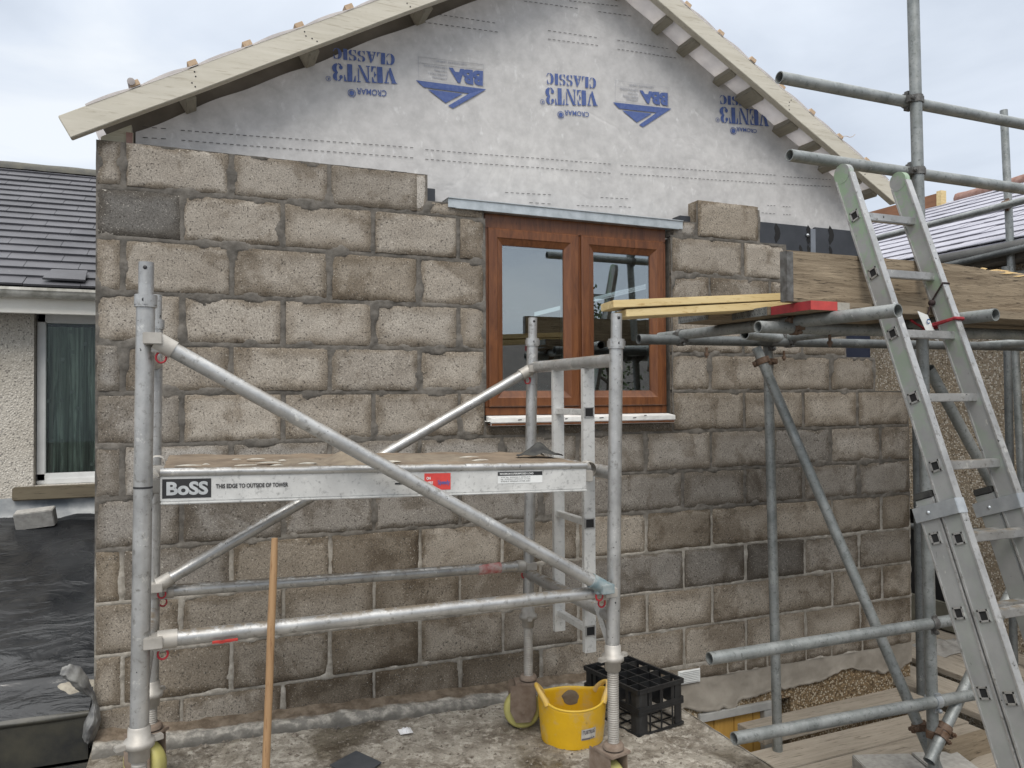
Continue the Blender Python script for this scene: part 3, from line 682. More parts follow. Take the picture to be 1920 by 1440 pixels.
# window: outer frame, two casements, panes, film-covered sill
win_f = MB(); Wx0, Wx1, Wz0, Wz1, Wy = 1.716, 2.842, 1.402, 2.478, .028
fw = .045
for a, b, c, d in ((Wx0, Wx1, Wz1-.082, Wz1), (Wx0, Wx1, Wz0, Wz0+fw)): win_f.box(a, b, Wy, Wy+.075, c, d)
for a, b in ((Wx0, Wx0+fw-.006), (Wx1-fw+.006, Wx1)): win_f.box(a, b, Wy, Wy+.075, Wz0+fw, Wz1-.082)
win_f.box(2.262, 2.292, Wy+.004, Wy+.075, Wz0+fw, Wz1-.082)
win = win_f.build('window', M['oak'], house, bevel=.004)
def casement(x0, x1):
    z0, z1 = Wz0+fw+.002, Wz1-.080; w = .086; y = Wy-.013
    m_ = MB()
    prof = [(0, .03), (0, .004), (.006, 0), (w*.55, .001), (w*.62, .006), (w*.97, .020), (w, .03)]   # across the member, depth from the face
    cs = [(x0, z0, 1, 1), (x1, z0, -1, 1), (x1, z1, -1, -1), (x0, z1, 1, -1)]
    n = len(prof); vs = []
    for cx, cz, sx, sz in cs: vs += [(cx+sx*t, y+d, cz+sz*t) for t, d in prof]
    fs = [(i*n+k, i*n+k+1, ((i+1) % 4)*n+k+1, ((i+1) % 4)*n+k) for i in range(4) for k in range(n-1)]
    m_.add(vs, fs)
    o = m_.build('casement', M['oak'], fix=True); o.parent = win
    g = MB(); g.box(x0+w-.004, x1-w+.004, y+.028, y+.032, z0+w-.004, z1-w+.004); gp = g.build('glass_pane', M['glass']); gp.parent = win
    g = MB()
    for a, b, c, d in ((x0+w-.003, x0+w+.006, z0+w, z1-w), (x1-w-.006, x1-w+.003, z0+w, z1-w)): g.box(a, b, y+.034, y+.05, c, d)
    g.box(x0+w, x1-w, y+.034, y+.05, z0+w-.003, z0+w+.006); g.box(x0+w, x1-w, y+.034, y+.05, z1-w-.006, z1-w+.003)
    sb_ = g.build('spacer_bar', M['silver']); sb_.parent = win
casement(Wx0+.020, 2.268); casement(2.286, Wx1-.020)
mb = MB(); mb.box(WX0-.002, WX1-.006, -.045, .06, 1.372, 1.376, 0)
mb.hexa([(1.72, -.046, 1.366), (WX1-.004, -.046, 1.366), (WX1-.004, .03, 1.380), (1.72, .03, 1.380), (1.72, -.046, 1.392), (WX1-.004, -.046, 1.392), (WX1-.004, .03, 1.402), (1.72, .03, 1.402)], 0)
mb.box(1.722, WX1-.008, -.043, .02, 1.350, 1.3655, 1)
sl = mb.build('window_sill', [M['film'], M['oak']], bevel=.002); sl.parent = win
mb = MB()
for (px, py, w) in ((975, 787, 12), (1062, 785, 8), (1128, 783, 14), (1190, 783, 12), (1040, 788, 5), (1210, 779, 9)):
    c = aY(px, py, -.0475); mb.obox(c, V3((w*.0009, 0, .0008)), V3((0, .0006, 0)), V3((0, 0, .002)))
sb = mb.build('film_tear', M['ink']); sb.parent = sl

# inner leaf, floor and far walls so the room behind the glass is a real dark room
mb = MB()
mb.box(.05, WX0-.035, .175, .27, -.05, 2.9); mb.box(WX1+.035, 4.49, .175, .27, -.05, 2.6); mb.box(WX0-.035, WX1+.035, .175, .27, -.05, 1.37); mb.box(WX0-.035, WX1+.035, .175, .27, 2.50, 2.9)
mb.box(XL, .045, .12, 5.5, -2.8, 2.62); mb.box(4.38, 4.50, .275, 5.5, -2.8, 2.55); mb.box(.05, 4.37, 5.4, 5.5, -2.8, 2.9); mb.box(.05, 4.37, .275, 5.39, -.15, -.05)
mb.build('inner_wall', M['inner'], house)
mb = MB(); mb.box(.05, 4.37, .275, 5.39, 2.60, 2.63); mb.build('added_ceiling', M['inner'], house)  # unseen, added to keep light through the underlay out of the room
mb = MB(); mb.grid(lambda u, v: (1.93+.34*u+.02*math.sin(6*v), .40+.05*math.sin(9*u)+.04*nz(u, v, 0, 5), 1.30+.33*v-.12*abs(u-.5)*v), 14, 14); mb.build('white_sack', M['bag'], house)

# roof: bargeboards, ladder noggins, underlay and battens
BY0, BY1 = -.06, -.013
def roof_at(side, t, n, y):   # t along the slope from the apex, n = height above the barge underside
    s = -1 if side < 0 else 1
    ang = math.atan(.552); d = V3((s*math.cos(ang), 0, -math.sin(ang))); up = V3((s*math.sin(ang), 0, math.cos(ang)))
    return V3((2.318, y, 4.000)) + d*t + up*n
LEN = {-1: 2.865, 1: 2.57}
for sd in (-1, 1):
    mb = MB(); L = LEN[sd]
    def bp(t, n, y): 
        return roof_at(sd, t, n, y)+V3((0, 0, .004*nz(t*2, sd, 0, 1)))
    nseg = 24
    pl = []
    for i in range(nseg+1):
        t = L*i/nseg
        tb = t
        pl.append([bp(t, .100, BY0), bp(tb, 0, BY0), bp(tb, 0, BY1), bp(t, .100, BY1)])
    vs = [p for q in pl for p in q]
    fs = [(i*4+k, i*4+(k+1) % 4, (i+1)*4+(k+1) % 4, (i+1)*4+k) for i in range(nseg) for k in range(4)]+[(0, 3, 2, 1), (nseg*4, nseg*4+1, nseg*4+2, nseg*4+3)]
    mb.add(vs, fs)
    bb = mb.build('bargeboard', m_wood('bargeboard_timber', (.56, .53, .455), (.48, .45, .375), (.38, .345, .275), 'X', .8, .7, .2, .2), house, bevel=.003)
    mb = MB()
    for t in ((.45, 1.55, 2.25) if sd > 0 else (.9, 1.15, 1.7, 2.28)):
        for k in range(4):
            c = roof_at(sd, t+random.uniform(-.02, .02), .018+.02*k, BY0-.0008); mb.lathe(c, [(.0001, -.001), (.0035, -.0005), (.0035, .001)], 8, 0, V3((0, 1, 0)))
    sb = mb.build('nail_head', M['ink']); sb.parent = bb
    # battens over the rafters, ends proud of the barge
    ts = [2.52-.268*i for i in range(9)] if sd < 0 else [2.50-.262*i for i in range(9)]
    ax = roof_at(sd, 1, 0, 0)-roof_at(sd, 0, 0, 0); upv = roof_at(sd, 0, 1, 0)-roof_at(sd, 0, 0, 0)
    for t in ts:
        mb = MB(); c = roof_at(sd, t, .100+.019, 0); y0 = BY0+.006+random.uniform(-.010, .006); y1 = 5.4
        c.y = (y0+y1)/2; mb.obox(c, ax*.021, V3((0, (y1-y0)/2, 0)), upv*.0125); mb.build('roof_batten', M['batten'], house, bevel=.0015)
    # underlay, bulging between battens, with its front edge turned down over the barge
    mb = MB()
    def ul(u, v):
        t = .0+(L-.12)*u; k = int(round(v*32)); bul = (.003+.010*abs(math.sin(math.pi*(t-ts[0])/(.268 if sd < 0 else .262)))**1.3*(1+.6*nz(t, 0, 0, 5)))
        if k == 0: return roof_at(sd, t, .1005, BY0-.003)
        if k == 1: return roof_at(sd, t, .1005+bul, BY0-.001)
        vv = (k-2)/30
        if sd > 0 and k in (2, 3, 4, 5): return roof_at(sd, t, (.1008+bul, .030, .030+.004*nz(t*3, 0, 0, 2), .1008)[k-2], (BY1-.002, BY1, MY+.012, MY+.03)[k-2])
        if sd > 0: vv = (k-3)/29
        return roof_at(sd, t, .1008+bul*(1-vv)**3+.002*nz(t, vv, 0, 4), (MY-.1 if sd > 0 else BY0+.03)+5.2*vv)
    mb.grid(ul, 170, 32)
    mb.build('roof_underlay', M['underlay'], house, fix=False)
    # rafter that the membrane tucks under
    mb = MB(); p = [roof_at(sd, t, n, y) for (t, n, y) in ((0, -.045, .17), (L-.15, -.045, .17), (L-.15, .084, .17), (0, .084, .17), (0, -.045, .215), (L-.15, -.045, .215), (L-.15, .084, .215), (0, .084, .215))]; mb.hexa(p); mb.build('rafter', simple('shade_toned_rafter', (.12, .105, .085), (.085, .075, .06), 8, .85), house)  # rafter colour darkened to carry the shade under the verge
    nog = ((.30, .05), (.62, .05), (.83, .06), (1.13, .05), (1.34, .10), (1.66, .075), (1.88, .05), (2.08, .05), (2.27, .05), (2.42, .05)) if sd > 0 else ((.35, .05), (1.05, .05), (1.70, .05), (2.33, .05))
    for t, w in nog:
        mb = MB(); p0 = roof_at(sd, t, .034, BY1); p1 = roof_at(sd, t, .034, MY+.015)
        mb.obox((p0+p1)/2, ax*(w/2), (p1-p0)/2, upv*(.048)); mb.build('noggin', M['timber_dim'], house, bevel=.002)
    if sd < 0:   # wall-plate end and soffit bearer poking out at the eaves
        mb = MB(); mb.hexa([(-.088, .05, 2.648), (.035, .05, 2.648), (.035, .10, 2.648), (-.088, .10, 2.648), (-.088, .05, 2.668), (.035, .05, 2.738), (.035, .10, 2.738), (-.088, .10, 2.668)]); mb.box(.012, .043, .04, .0495, 2.648, 2.70, 1)
        mb.build('wall_plate', [M['timber'], M['ridge_red']], house, bevel=.002)
        mb = MB(); p0 = roof_at(sd, 2.53, .128, BY0-.01); mb.path([p0+V3((0, .01*i*5, .0)) for i in range(8)], .016, 10); mb.build('rolled_underlay', M['underlay'], house)
mb = MB(); mb.path([roof_at(1, 1.98, .105, BY0)+V3((.02*i, -.004*i, .010*math.sin(i*1.3)+.006*i)) for i in range(6)], .0016, 6); mb.build('loose_underlay_thread', M['batten'], house)

# ================================================================== BUNGALOW BEHIND ON THE LEFT
bung = thing('bungalow', (-2.5, 1.6, -2.7), 'white dashed bungalow with blue-black tiled roof behind the block wall', 'house')
BYW = 1.6; ez = 2.13
wz0, wz1, wx0, wx1 = 1.0, 2.03, -.605, -.115
mb = MB(); mb.box(-7, wx0, BYW, BYW+.22, -2.8, ez-.06); mb.box(wx0, -.112, BYW, BYW+.22, -2.8, wz0-.02); mb.box(wx0, -.112, BYW, BYW+.22, wz1, ez-.06)
bw = mb.build('wall', M['pebble_white'], bung)
mb = MB(); mb.box(wx0-.10, -.112, BYW-.055, BYW+.10, wz0-.10, wz0-.022); mb.build('window_sill', M['sill_wood'], bung, bevel=.006)
mb = MB(); y = BYW+.07; f = .058
mb.box(wx0+.004, wx0+.004+f*.8, y, y+.06, wz0, wz1); mb.box(wx0+.004, -.112, y, y+.06, wz1-f, wz1); mb.box(wx0+.004, -.112, y, y+.06, wz0-.02, wz0+f*.8); mb.box(wx0+.06, -.112, y-.012, y+.02, wz0-.02, wz0+.016)
wn = mb.build('window', M['white'], bung, bevel=.004)
mb = MB(); mb.box(wx0+.004+f*.8, -.112, y+.03, y+.034, wz0+f*.8, wz1-f); g = mb.build('glass_pane', M['glass_dim']); g.parent = wn
mb = MB()
def curt(u, v):
    x = wx0+.04+.44*u; z = wz0+.03+.93*v
    fold = .05*math.sin(u*23+2.2*(1-v))*(.35+.65*(1-v))+.022*math.sin(u*51+v*1.5)*(1-v*.5)
    return (x, y+.13+fold, z)
mb.grid(curt, 90, 24); cu = mb.build('curtain', M['curtain'], fix=False); cu.parent = wn
mb = MB()
for (px, py) in ((88, 675), (118, 674), (132, 622), (136, 660), (159, 645), (92, 752), (116, 751), (97, 828), (115, 827), (172, 870), (135, 735), (147, 766)):
    p = aY(px, py, y+.085); mb.obox(p, V3((.010, 0, 0)), V3((0, .001, 0)), V3((0, 0, .011)))
cd = mb.build('curtain_spot', M['curtain_dot']); cd.parent = wn
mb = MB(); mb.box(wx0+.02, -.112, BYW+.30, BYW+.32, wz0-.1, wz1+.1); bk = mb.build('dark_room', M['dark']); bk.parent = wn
mb = MB(); mb.box(-7, -.112, BYW-.19, BYW-.165, ez-.128, ez-.036); mb.build('fascia', simple('cream_fascia_board', (.86, .84, .77), (.78, .755, .68), 6, .5), bung, bevel=.003)
mb = MB()
def gut(u, v):
    a = math.pi*(1.0+v); x = -7+6.888*u; return (x, BYW-.235+.045*math.cos(a), ez+.006+.050*math.sin(a)+.003*nz(x, v, 0, 6))
mb.grid(gut, 90, 10); mb.box(-7, -.112, BYW-.285, BYW-.279, ez-.004, ez+.012); mb.box(-7, -.112, BYW-.192, BYW-.186, ez-.02, ez+.005); mb.build('gutter', M['gutter'], bung, fix=False)
# tiled slope: each course a row of lapped tiles
mb = MB(); y0, z0 = BYW-.24, ez+.012; y1, z1 = 3.56, 3.385; n = 19
dv = V3((0, y1-y0, z1-z0)); Ls = dv.length; du = dv/Ls; nn = V3((0, -du.z, du.y))
for i in range(n):
    s0 = Ls*i/n; s1 = s0+Ls/n*1.25; off = .145*(i % 2)+.02*(i % 3)
    x = -7-off
    while x < -.112:
        xa, xb = x+.0015, min(x+.29-.0015, -.112); x += .29
        if xb-xa < .02: continue
        j = random.uniform(-.002, .003); jj = random.uniform(-.002, .002)
        P = []
        for h in (0, .013):
            for sx, ss in ((xa, s0+jj), (xb, s0+jj), (xb, s1), (xa, s1)):
                lift = .016*(1-(ss-s0)/(s1-s0))+j*.5
                P.append(V3((sx, y0, z0))+du*ss+nn*(h+lift))
        if not (i == 0 and -.74 < (xa+xb)/2 < -.62): mb.hexa(P)
mb.hexa([V3((-7, y0, z0))-nn*.03, V3((-.112, y0, z0))-nn*.03, V3((-.112, y1, z1))-nn*.03, V3((-7, y1, z1))-nn*.03, V3((-7, y0, z0))-nn*.004, V3((-.112, y0, z0))-nn*.004, V3((-.112, y1, z1))-nn*.004, V3((-7, y1, z1))-nn*.004], 0)
mb.hexa([V3((-7, y1, z1-.03)), V3((-.112, y1, z1-.03)), V3((-.112, 5.8, ez)), V3((-7, 5.8, ez)), V3((-7, y1, z1)), V3((-.112, y1, z1)), V3((-.112, 5.8, ez+.03)), V3((-7, 5.8, ez+.03))], 0)
rf = mb.build('roof', M['slate'], bung)
mb = MB()
def rid(u, v):
    a = math.pi*v; x = -7+6.888*u; return (x, y1-.11*math.cos(a), z1-.02+.075*math.sin(a)+.004*nz(x, v, 0, 9))
mb.grid(rid, 120, 10); rr = mb.build('ridge', M['lichen'], fix=False); rr.parent = rf
mb = MB(); P = [V3(aY(px, py, 1.5)) for px, py in ((96, 518), (164, 520), (165, 544), (86, 540))]
zc = lambda p, h: V3((p.x, y0+du.y*((p.z-z0)/du.z), p.z))+nn*h
A = [zc(p, .038) for p in P]; B = [a+nn*.013 for a in A]; mb.hexa(A+B)
tag(mb.build('roof_tile', M['slate'], bevel=.002), 'single slipped roof tile lying askew above the bungalow gutter', 'roof tile')

# ================================================================== LOW LEAN-TO ROOF UNDER PLASTIC SHEET
lean = thing('lean_to', (-2, .8, -2.7), 'low lean-to roof wrapped in black plastic beside the block wall', 'lean-to')
LZ0 = .172; LZ1 = .80
def lean_z(y): 
    t = (y+.04)/1.60; return LZ0+(LZ1-LZ0)*t
mb = MB()
def sheet(u, v):
    x = -3.5+3.385*u; y = -.04+1.60*v
    w = .010*fb(x*1.2, y*.5, 0, 4, 4)+.012*math.sin(y*21+2*nz(x, y, 0, 2))*max(0, 1-abs(v-.55)*2.2)*(.3+.7*nz(x, y, 1, 3))
    fold = .018*math.exp(-((y-.17-.02*nz(x, 0, 0, 3))/.015)**2)
    return (x, y, lean_z(y)+w*min(1, v*8)+fold)
mb.grid(sheet, 150, 110); mb.build('plastic_sheet', M['sheet'], lean, fix=False)
mb = MB(); mb.box(-3.5, -.118, -.045, -.02, -.03, LZ0-.002, 0)
def lip(u, v): 
    x = -3.5+3.385*u; return (x, -.043-.012*math.sin(math.pi*v)-.004*nz(x, 0, 0, 5), LZ0+.006-.035*v+.006*nz(x, v, 0, 4))
mb.grid(lip, 90, 6, 0)
mb.build('fascia_sheet', simple('black_felt_edge', (.014, .015, .015), (.045, .042, .03), 7, .45, 0, .5, 14), lean, fix=False)
mb = MB(); mb.hexa([(-3.5, -.03, -.16), (-.115, -.03, -.15), (-.115, .0, -.15), (-3.5, .0, -.16), (-3.5, -.05, -.055), (-.115, -.05, -.05), (-.115, -.02, -.05), (-3.5, -.02, -.055)]); mb.build('lower_felt_strip', simple('grey_felt', (.045, .045, .043), (.10, .095, .08), 8, .7, 0, .3, 30), lean, bevel=.004)
mb = MB(); mb.box(-3.5, -.115, .0, .05, -2.8, -.155); mb.box(-3.5, -.115, .05, 1.5, -2.8, -.6); mb.build('wall', M['dark'], lean)
mb = MB()
def flash(u, v):
    x = -3.5+3.385*u; return (x, 1.585-.05*v**2-.012*nz(x, v, 0, 3), LZ1+.115-.145*v+.006*nz(x, v, 1, 7))
mb.grid(flash, 80, 8); mb.build('flashing', simple('lead_flashing', (.10, .115, .13), (.30, .31, .31), 5, .45, .1, .4, 14), lean, fix=False)
# torn, curled corner of the sheet
mb = MB()
def polyl(P, u):
    t = u*(len(P)-1); i = min(int(t), len(P)-2); w = t-i; return P[i][0]*(1-w)+P[i+1][0]*w, P[i][1]*(1-w)+P[i+1][1]*w
TO = [(116, 1252), (132, 1245), (150, 1250), (166, 1272), (178, 1300), (187, 1328), (190, 1350), (184, 1370), (176, 1390)]
TI = [(114, 1262), (126, 1276), (142, 1292), (156, 1302), (168, 1306), (174, 1316), (166, 1338), (158, 1352), (154, 1382)]
def torn(u, v):
    a = aY(*polyl(TI, u), -.055); b = aY(*polyl(TO, u), -.045)
    p = a.lerp(b, v); p.y -= (.040+.02*math.sin(9*u))*math.sin(math.pi*min(1, v*1.0))+.010*fb(u*6, v*3, 0, 1.5, 3); p.z += .006*fb(u*9, v*4, 2, 1.5, 3); return p
mb.grid(torn, 60, 16)
mb.build('torn_plastic', simple('torn_grey_plastic', (.21, .21, .20), (.07, .07, .072), 14, .45, 0, .5, 25), lean, fix=False)
mb = MB()
c = aY(131, 1307, -.02); 
mb.grid(lambda u, v: V3((c.x-.09+.18*u, .06+.13*v, lean_z(.06+.13*v)+.014*max(0, 1-((u-.5)*2)**2-((v-.5)*2)**2+.4*nz(u, v, 0, 5))-.004)), 18, 14); mb.build('mortar_dropping', simple('dried_mortar', (.36, .33, .27), (.22, .2, .165), 30, .9, 0, .6, 60), lean, fix=False)
mb = MB(); p = aY(67, 989, 1.44); p.z = lean_z(1.44)+.055; mb.obox(p, V3((.098, .004, .008)), V3((.004, .03, .01)), V3((-.004, -.02, .05)))
tag(mb.build('block_offcut', M['concrete'], bevel=.004), 'pale block offcut weighting the plastic sheet beneath the bungalow window', 'block')

# ================================================================== HOUSE ON THE RIGHT
rh = thing('neighbour_house', (8.2, 1, -2.7), 'tan pebbledashed house with pale wet slate roof beyond the ladder', 'house')
RX = 6.0
mb = MB(); mb.box(RX, RX+.25, 1.55, 9, -2.8, 2.60); mb.box(RX, RX+.25, -4, .55, -2.8, 2.60); mb.box(RX, RX+.25, .55, 1.55, .52, 2.60); mb.box(RX, RX+.25, .55, 1.55, -2.8, -.62)
mb.build('wall', M['pebble_tan'], rh)
mb = MB(); mb.box(RX+.12, RX+.16, .50, 1.60, -.62, .55); mb.build('doorway', M['dark'], rh)
mb = MB(); mb.box(RX-.06, RX+.0, .40, 1.1, -.42, -.20); mb.build('step_panel', simple('mossy_panel', (.17, .165, .13), (.12, .115, .09), 8, .85), rh, bevel=.01)
eg = aX(1760, 495, RX).z
ridge0 = V3((RX+2.2, 0, aX(1720, 395, RX+2.2).z)); pitch = (ridge0.z-(eg+.03))/2.45
mb = MB(); n = 13
sv = V3((2.45, 0, ridge0.z-eg-.03)); SLn = sv.length; sd_ = sv/SLn; sn = V3((-sd_.z, 0, sd_.x))
for i in range(n):
    a = V3((RX-.25, 0, eg+.03))+sd_*(SLn*i/n); b = a+sd_*(SLn/n*1.15)
    y = -4+(.12 if i % 2 else 0)
    while y < 9:
        ya, yb = y, y+.25-.003; y += .25; j = random.uniform(-.002, .003)
        P = [(V3((q.x, yy, q.z))+sn*(h+l+j)) for h in (0, .008) for q, yy, l in ((a, ya, .012), (a, yb, .012), (b, yb, 0), (b, ya, 0))]
        mb.hexa(P)
mb.hexa([V3((RX-.25, -4, eg+.02)), V3((RX-.25, 9, eg+.02)), V3((RX+2.2, 9, ridge0.z-.012)), V3((RX+2.2, -4, ridge0.z-.012)), V3((RX-.25, -4, eg+.028)), V3((RX-.25, 9, eg+.028)), V3((RX+2.2, 9, ridge0.z-.003)), V3((RX+2.2, -4, ridge0.z-.003))])
mb.hexa([V3((RX+2.2, -4, ridge0.z-.012)), V3((RX+2.2, 9, ridge0.z-.012)), V3((RX+4.6, 9, eg)), V3((RX+4.6, -4, eg)), V3((RX+2.2, -4, ridge0.z)), V3((RX+2.2, 9, ridge0.z)), V3((RX+4.6, 9, eg+.02)), V3((RX+4.6, -4, eg+.02))])
rr = mb.build('roof', M['wet_slate'], rh)
yo0, yo1 = aX(1757, 375, RX+2.06).y, aX(1700, 388, RX+2.06).y
mb = MB(); mb.path([(RX+2.2, -4+.1*i, ridge0.z+.01+.02*nz(i*.1, 0, 0, 3)) for i in range(int((yo0+4)/.1))], .075, 8); q = mb.build('ridge', M['ridge_red'], fix=False); q.parent = rr
mb = MB(); mb.box(RX+2.06, RX+2.12, yo0, yo1+.6, ridge0.z-.09, ridge0.z+.10); q = mb.build('ridge_board', M['orange_wood']); q.parent = rr
mb = MB(); mb.box(RX+2.05, RX+2.13, yo0-.06, yo0, ridge0.z-.09, ridge0.z+.12); q = mb.build('board_end', M['pine']); q.parent = rr
mb = MB(); mb.box(RX-.24, RX, -4, 9, eg-.11, eg-.075); mb.box(RX-.24, RX-.215, -4, 9, eg-.075, eg+.0); mb.build('fascia', M['fascia'], rh)
mb = MB(); mb.grid(lambda u, v: (RX-.30+.062*math.cos(math.pi*(1+v)), -4+13*u, eg+.0+.062*math.sin(math.pi*(1+v))), 60, 10); q = mb.build('gutter', M['grey_gutter'], rh, fix=False)
mb = MB()
for y in (.62, 1.9, -.6): mb.box(RX-.368, RX-.23, y, y+.03, eg-.068, eg+.008)
g2 = mb.build('gutter_bracket', M['grey_gutter'], bevel=.003); g2.parent = q
mb = MB(); mb.tube((RX-.06, -4, eg-.20), (RX-.06, 5, eg-.20), .034, 12); mb.build('waste_pipe', M['white'], rh)

# ================================================================== SCAFFOLD TOWER
tower = thing('scaffold_tower', (1, -.82, 0), 'aluminium mobile scaffold tower standing on castors before the block wall', 'scaffold tower')
TR = .0262
def post(topx, topy, botx, boty, y, ring=None, zc=None):
    top = aY(topx, topy, y); bot = aY(botx, boty, y); d = (top-bot).normalized()
    m_ = MB(); m_.tube(bot, top-d*.10, TR, 22, hollow=False)
    m_.tube(top-d*.115, top, TR*.82, 18)                     # spigot
    m_.tube(top-d*.135, top-d*.098, TR*1.2, 20, hollow=False); m_.tube(top-d*.128, top-d*.105, TR*1.35, 6, hollow=False)
    if ring: r = aY(ring[0], ring[1], y); m_.tube(r-d*.004, r+d*.002, TR*1.025, 22, 1, hollow=False)
    for h in (.018, .115):
        hc = top-d*h-V3((RT.x, RT.y, 0)).cross(V3((0, 0, 1)))*0
        m_.lathe(hc+V3((-.1, -1, 0)).normalized()*(TR*(.80 if h < .1 else 1.22)), [(.0001, .0012), (.006, .0012), (.006, -.004)], 10, 1, V3((-.1, -1, 0)))
    return m_.build('post', [M['alu'], M['ink']], tower), bot, d
def leg(bot, d, zfoot, po, turn):
    z0 = bot.z; foot = V3((bot.x, bot.y, zfoot+.235))
    m_ = MB(); rr = TR*.80
    m_.tube(V3((bot.x, bot.y, z0+.02)), foot, rr*.93, 16, hollow=False)
    k = 0; z = z0
    prof = []
    while z > foot.z+.004: prof += [(rr*.93, z), (rr*1.06, z-.003), (rr*1.06, z-.005), (rr*.93, z-.008)]; z -= .0085
    if prof: m_.lathe((bot.x, bot.y, 0), prof, 18)
    lo = m_.build('adjustable_leg', M['leg'], tower)
    m_ = MB(); c = V3((bot.x, bot.y, z0))
    m_.lathe(c, [(TR*1.02, .05), (TR*1.2, .045), (TR*1.22, .012), (TR*1.62, .010), (TR*1.62, -.012), (TR*1.15, -.015), (TR*1.12, -.05), (TR*.9, -.052)], 22)
    for a in (turn, turn+math.pi): m_.obox(c+V3((math.cos(a), math.sin(a), 0))*(TR*1.75), V3((math.cos(a), math.sin(a), 0))*.022, V3((-math.sin(a), math.cos(a), 0))*.011, V3((0, 0, .008)))
    cl = m_.build('leg_collar', M['leg'], bevel=.002); cl.parent = lo
    # castor: fork and wheel
    m_ = MB(); R = .088; c = V3((bot.x, bot.y, zfoot+R)); ax = V3((math.cos(turn), math.sin(turn), 0)); fr = V3((-math.sin(turn), math.cos(turn), 0)); c = c+fr*.03
    m_.lathe((bot.x, bot.y, zfoot+.225), [(.0001, .022), (.034, .02), (.040, .010), (.040, .0)], 20)
    m_.obox(V3((bot.x, bot.y, zfoot+.212))+fr*.01, ax*.048, fr*.055, V3((0, 0, .006)))
    for s in (-1, 1): m_.prism([(-.060, .128), (.060, .128), (.062, .01), (.035, -.045), (-.035, -.045), (-.062, .01)], c+ax*(s*.040)-V3((0, 0, .005)), fr, V3((0, 0, 1)), ax*(.005*s))
    m_.tube(c-ax*.052, c+ax*.052, .008, 10, hollow=False)
    ca = m_.build('castor', M['wheel_body'], tower, bevel=.0015)
    m_ = MB(); m_.lathe(c, [(.02, -.026), (R-.014, -.028), (R-.003, -.022), (R, -.010), (R, .010), (R-.003, .022), (R-.014, .028), (.02, .026)], 30, 0, ax)
    wh = m_.build('wheel', M['yellow_wheel']); wh.parent = ca
PF = {}
for nm, a in dict(FL=(274.5, 492, 261, 1392, -1.25, (268, 913)), FR=(1156, 588, 1149, 1232, -1.20, None), RL=(293, 553, 284, 1300, -.45, None), RR=(999, 596, 990, 1155, -.42, None)).items():
    po, bot, d = post(*a[:5], ring=a[5]); PF[nm] = (bot, d); leg(bot, d, floor_z(bot.x)-.004, po, {'FL': .4, 'FR': .22, 'RL': .9, 'RR': 1.3}[nm])
def on_post(nm, z): bot, d = PF[nm]; return bot + d*((z-bot.z)/d.z)
def brace(p0, p1, name, mat='alu', r=.0235):
    p0 = V3(p0); p1 = V3(p1); d = (p1-p0).normalized()
    m_ = MB(); m_.tube(p0+d*.05, p1-d*.05, r, 20, hollow=False)
    o = m_.build(name, M[mat], tower)
    for p, s in ((p0, 1), (p1, -1)):   # cast hook claws
        m_ = MB(); q = p+d*(s*.055)
        m_.tube(q-d*(s*.035), q+d*(s*.02), r*1.18, 14, hollow=False); m_.obox(p+d*(s*.01)+V3((0, -.004, 0)), V3((.026, 0, 0)), V3((0, .030, 0)), V3((0, 0, .017)))
        m_.obox(p-V3((0, 0, .022))+d*(s*.03), V3((.022, 0, 0)), V3((0, .012, 0)), V3((0, 0, .008)))
        h = m_.build('brace_hook', M['teal'] if name == 'diagonal_brace' and s < 0 and p.y < -1 else M['leg'], bevel=.002); h.parent = o
        m_ = MB(); c = p+d*(s*.035)-V3((0, 0, .042)); m_.path([c+V3((.014*math.cos(a), 0, .016*math.sin(a))) for a in [k*math.pi/8 for k in range(16)]], .0034, 6, 0, True)
        h = m_.build('release_clip', M['redclip']); h.parent = o
    return o
yF = -1.252
h1 = brace(aY(281, 1202, yF), aY(1143, 1108, -1.205), 'horizontal_brace')
brace(aY(287, 1110, -.45), aY(996, 1060, -.42), 'horizontal_brace')
brace(aY(281, 632, yF-.035), aY(1137, 1104, -1.245), 'diagonal_brace')
brace(aY(287, 1103, -.485), aY(1000, 690, -.455), 'diagonal_brace')
mb = MB(); m0 = aY(398, 1199, yF-.0262); m1 = aY(446, 1193, yF-.0262)
mb.grid(lambda u, v: V3((m0.x+(m1.x-m0.x)*u, yF-.0258*math.cos(-.5+.5*v), m0.z+(m1.z-m0.z)*u-.004+.0245*math.sin(-.5+.45*v)+.003*nz(u, v, 0, 4))), 12, 5); q = mb.build('red_marking', M['sticker_red'], fix=False); q.parent = h1
mb = MB(); q0 = aY(896, 1068, -.427); q1 = aY(938, 1064, -.425); mb.tube(q0, q1, .0239, 20, hollow=False); mb.build('red_band', simple('worn_red_band', (.42, .10, .09), (.55, .45, .42), 30, .6), tower)
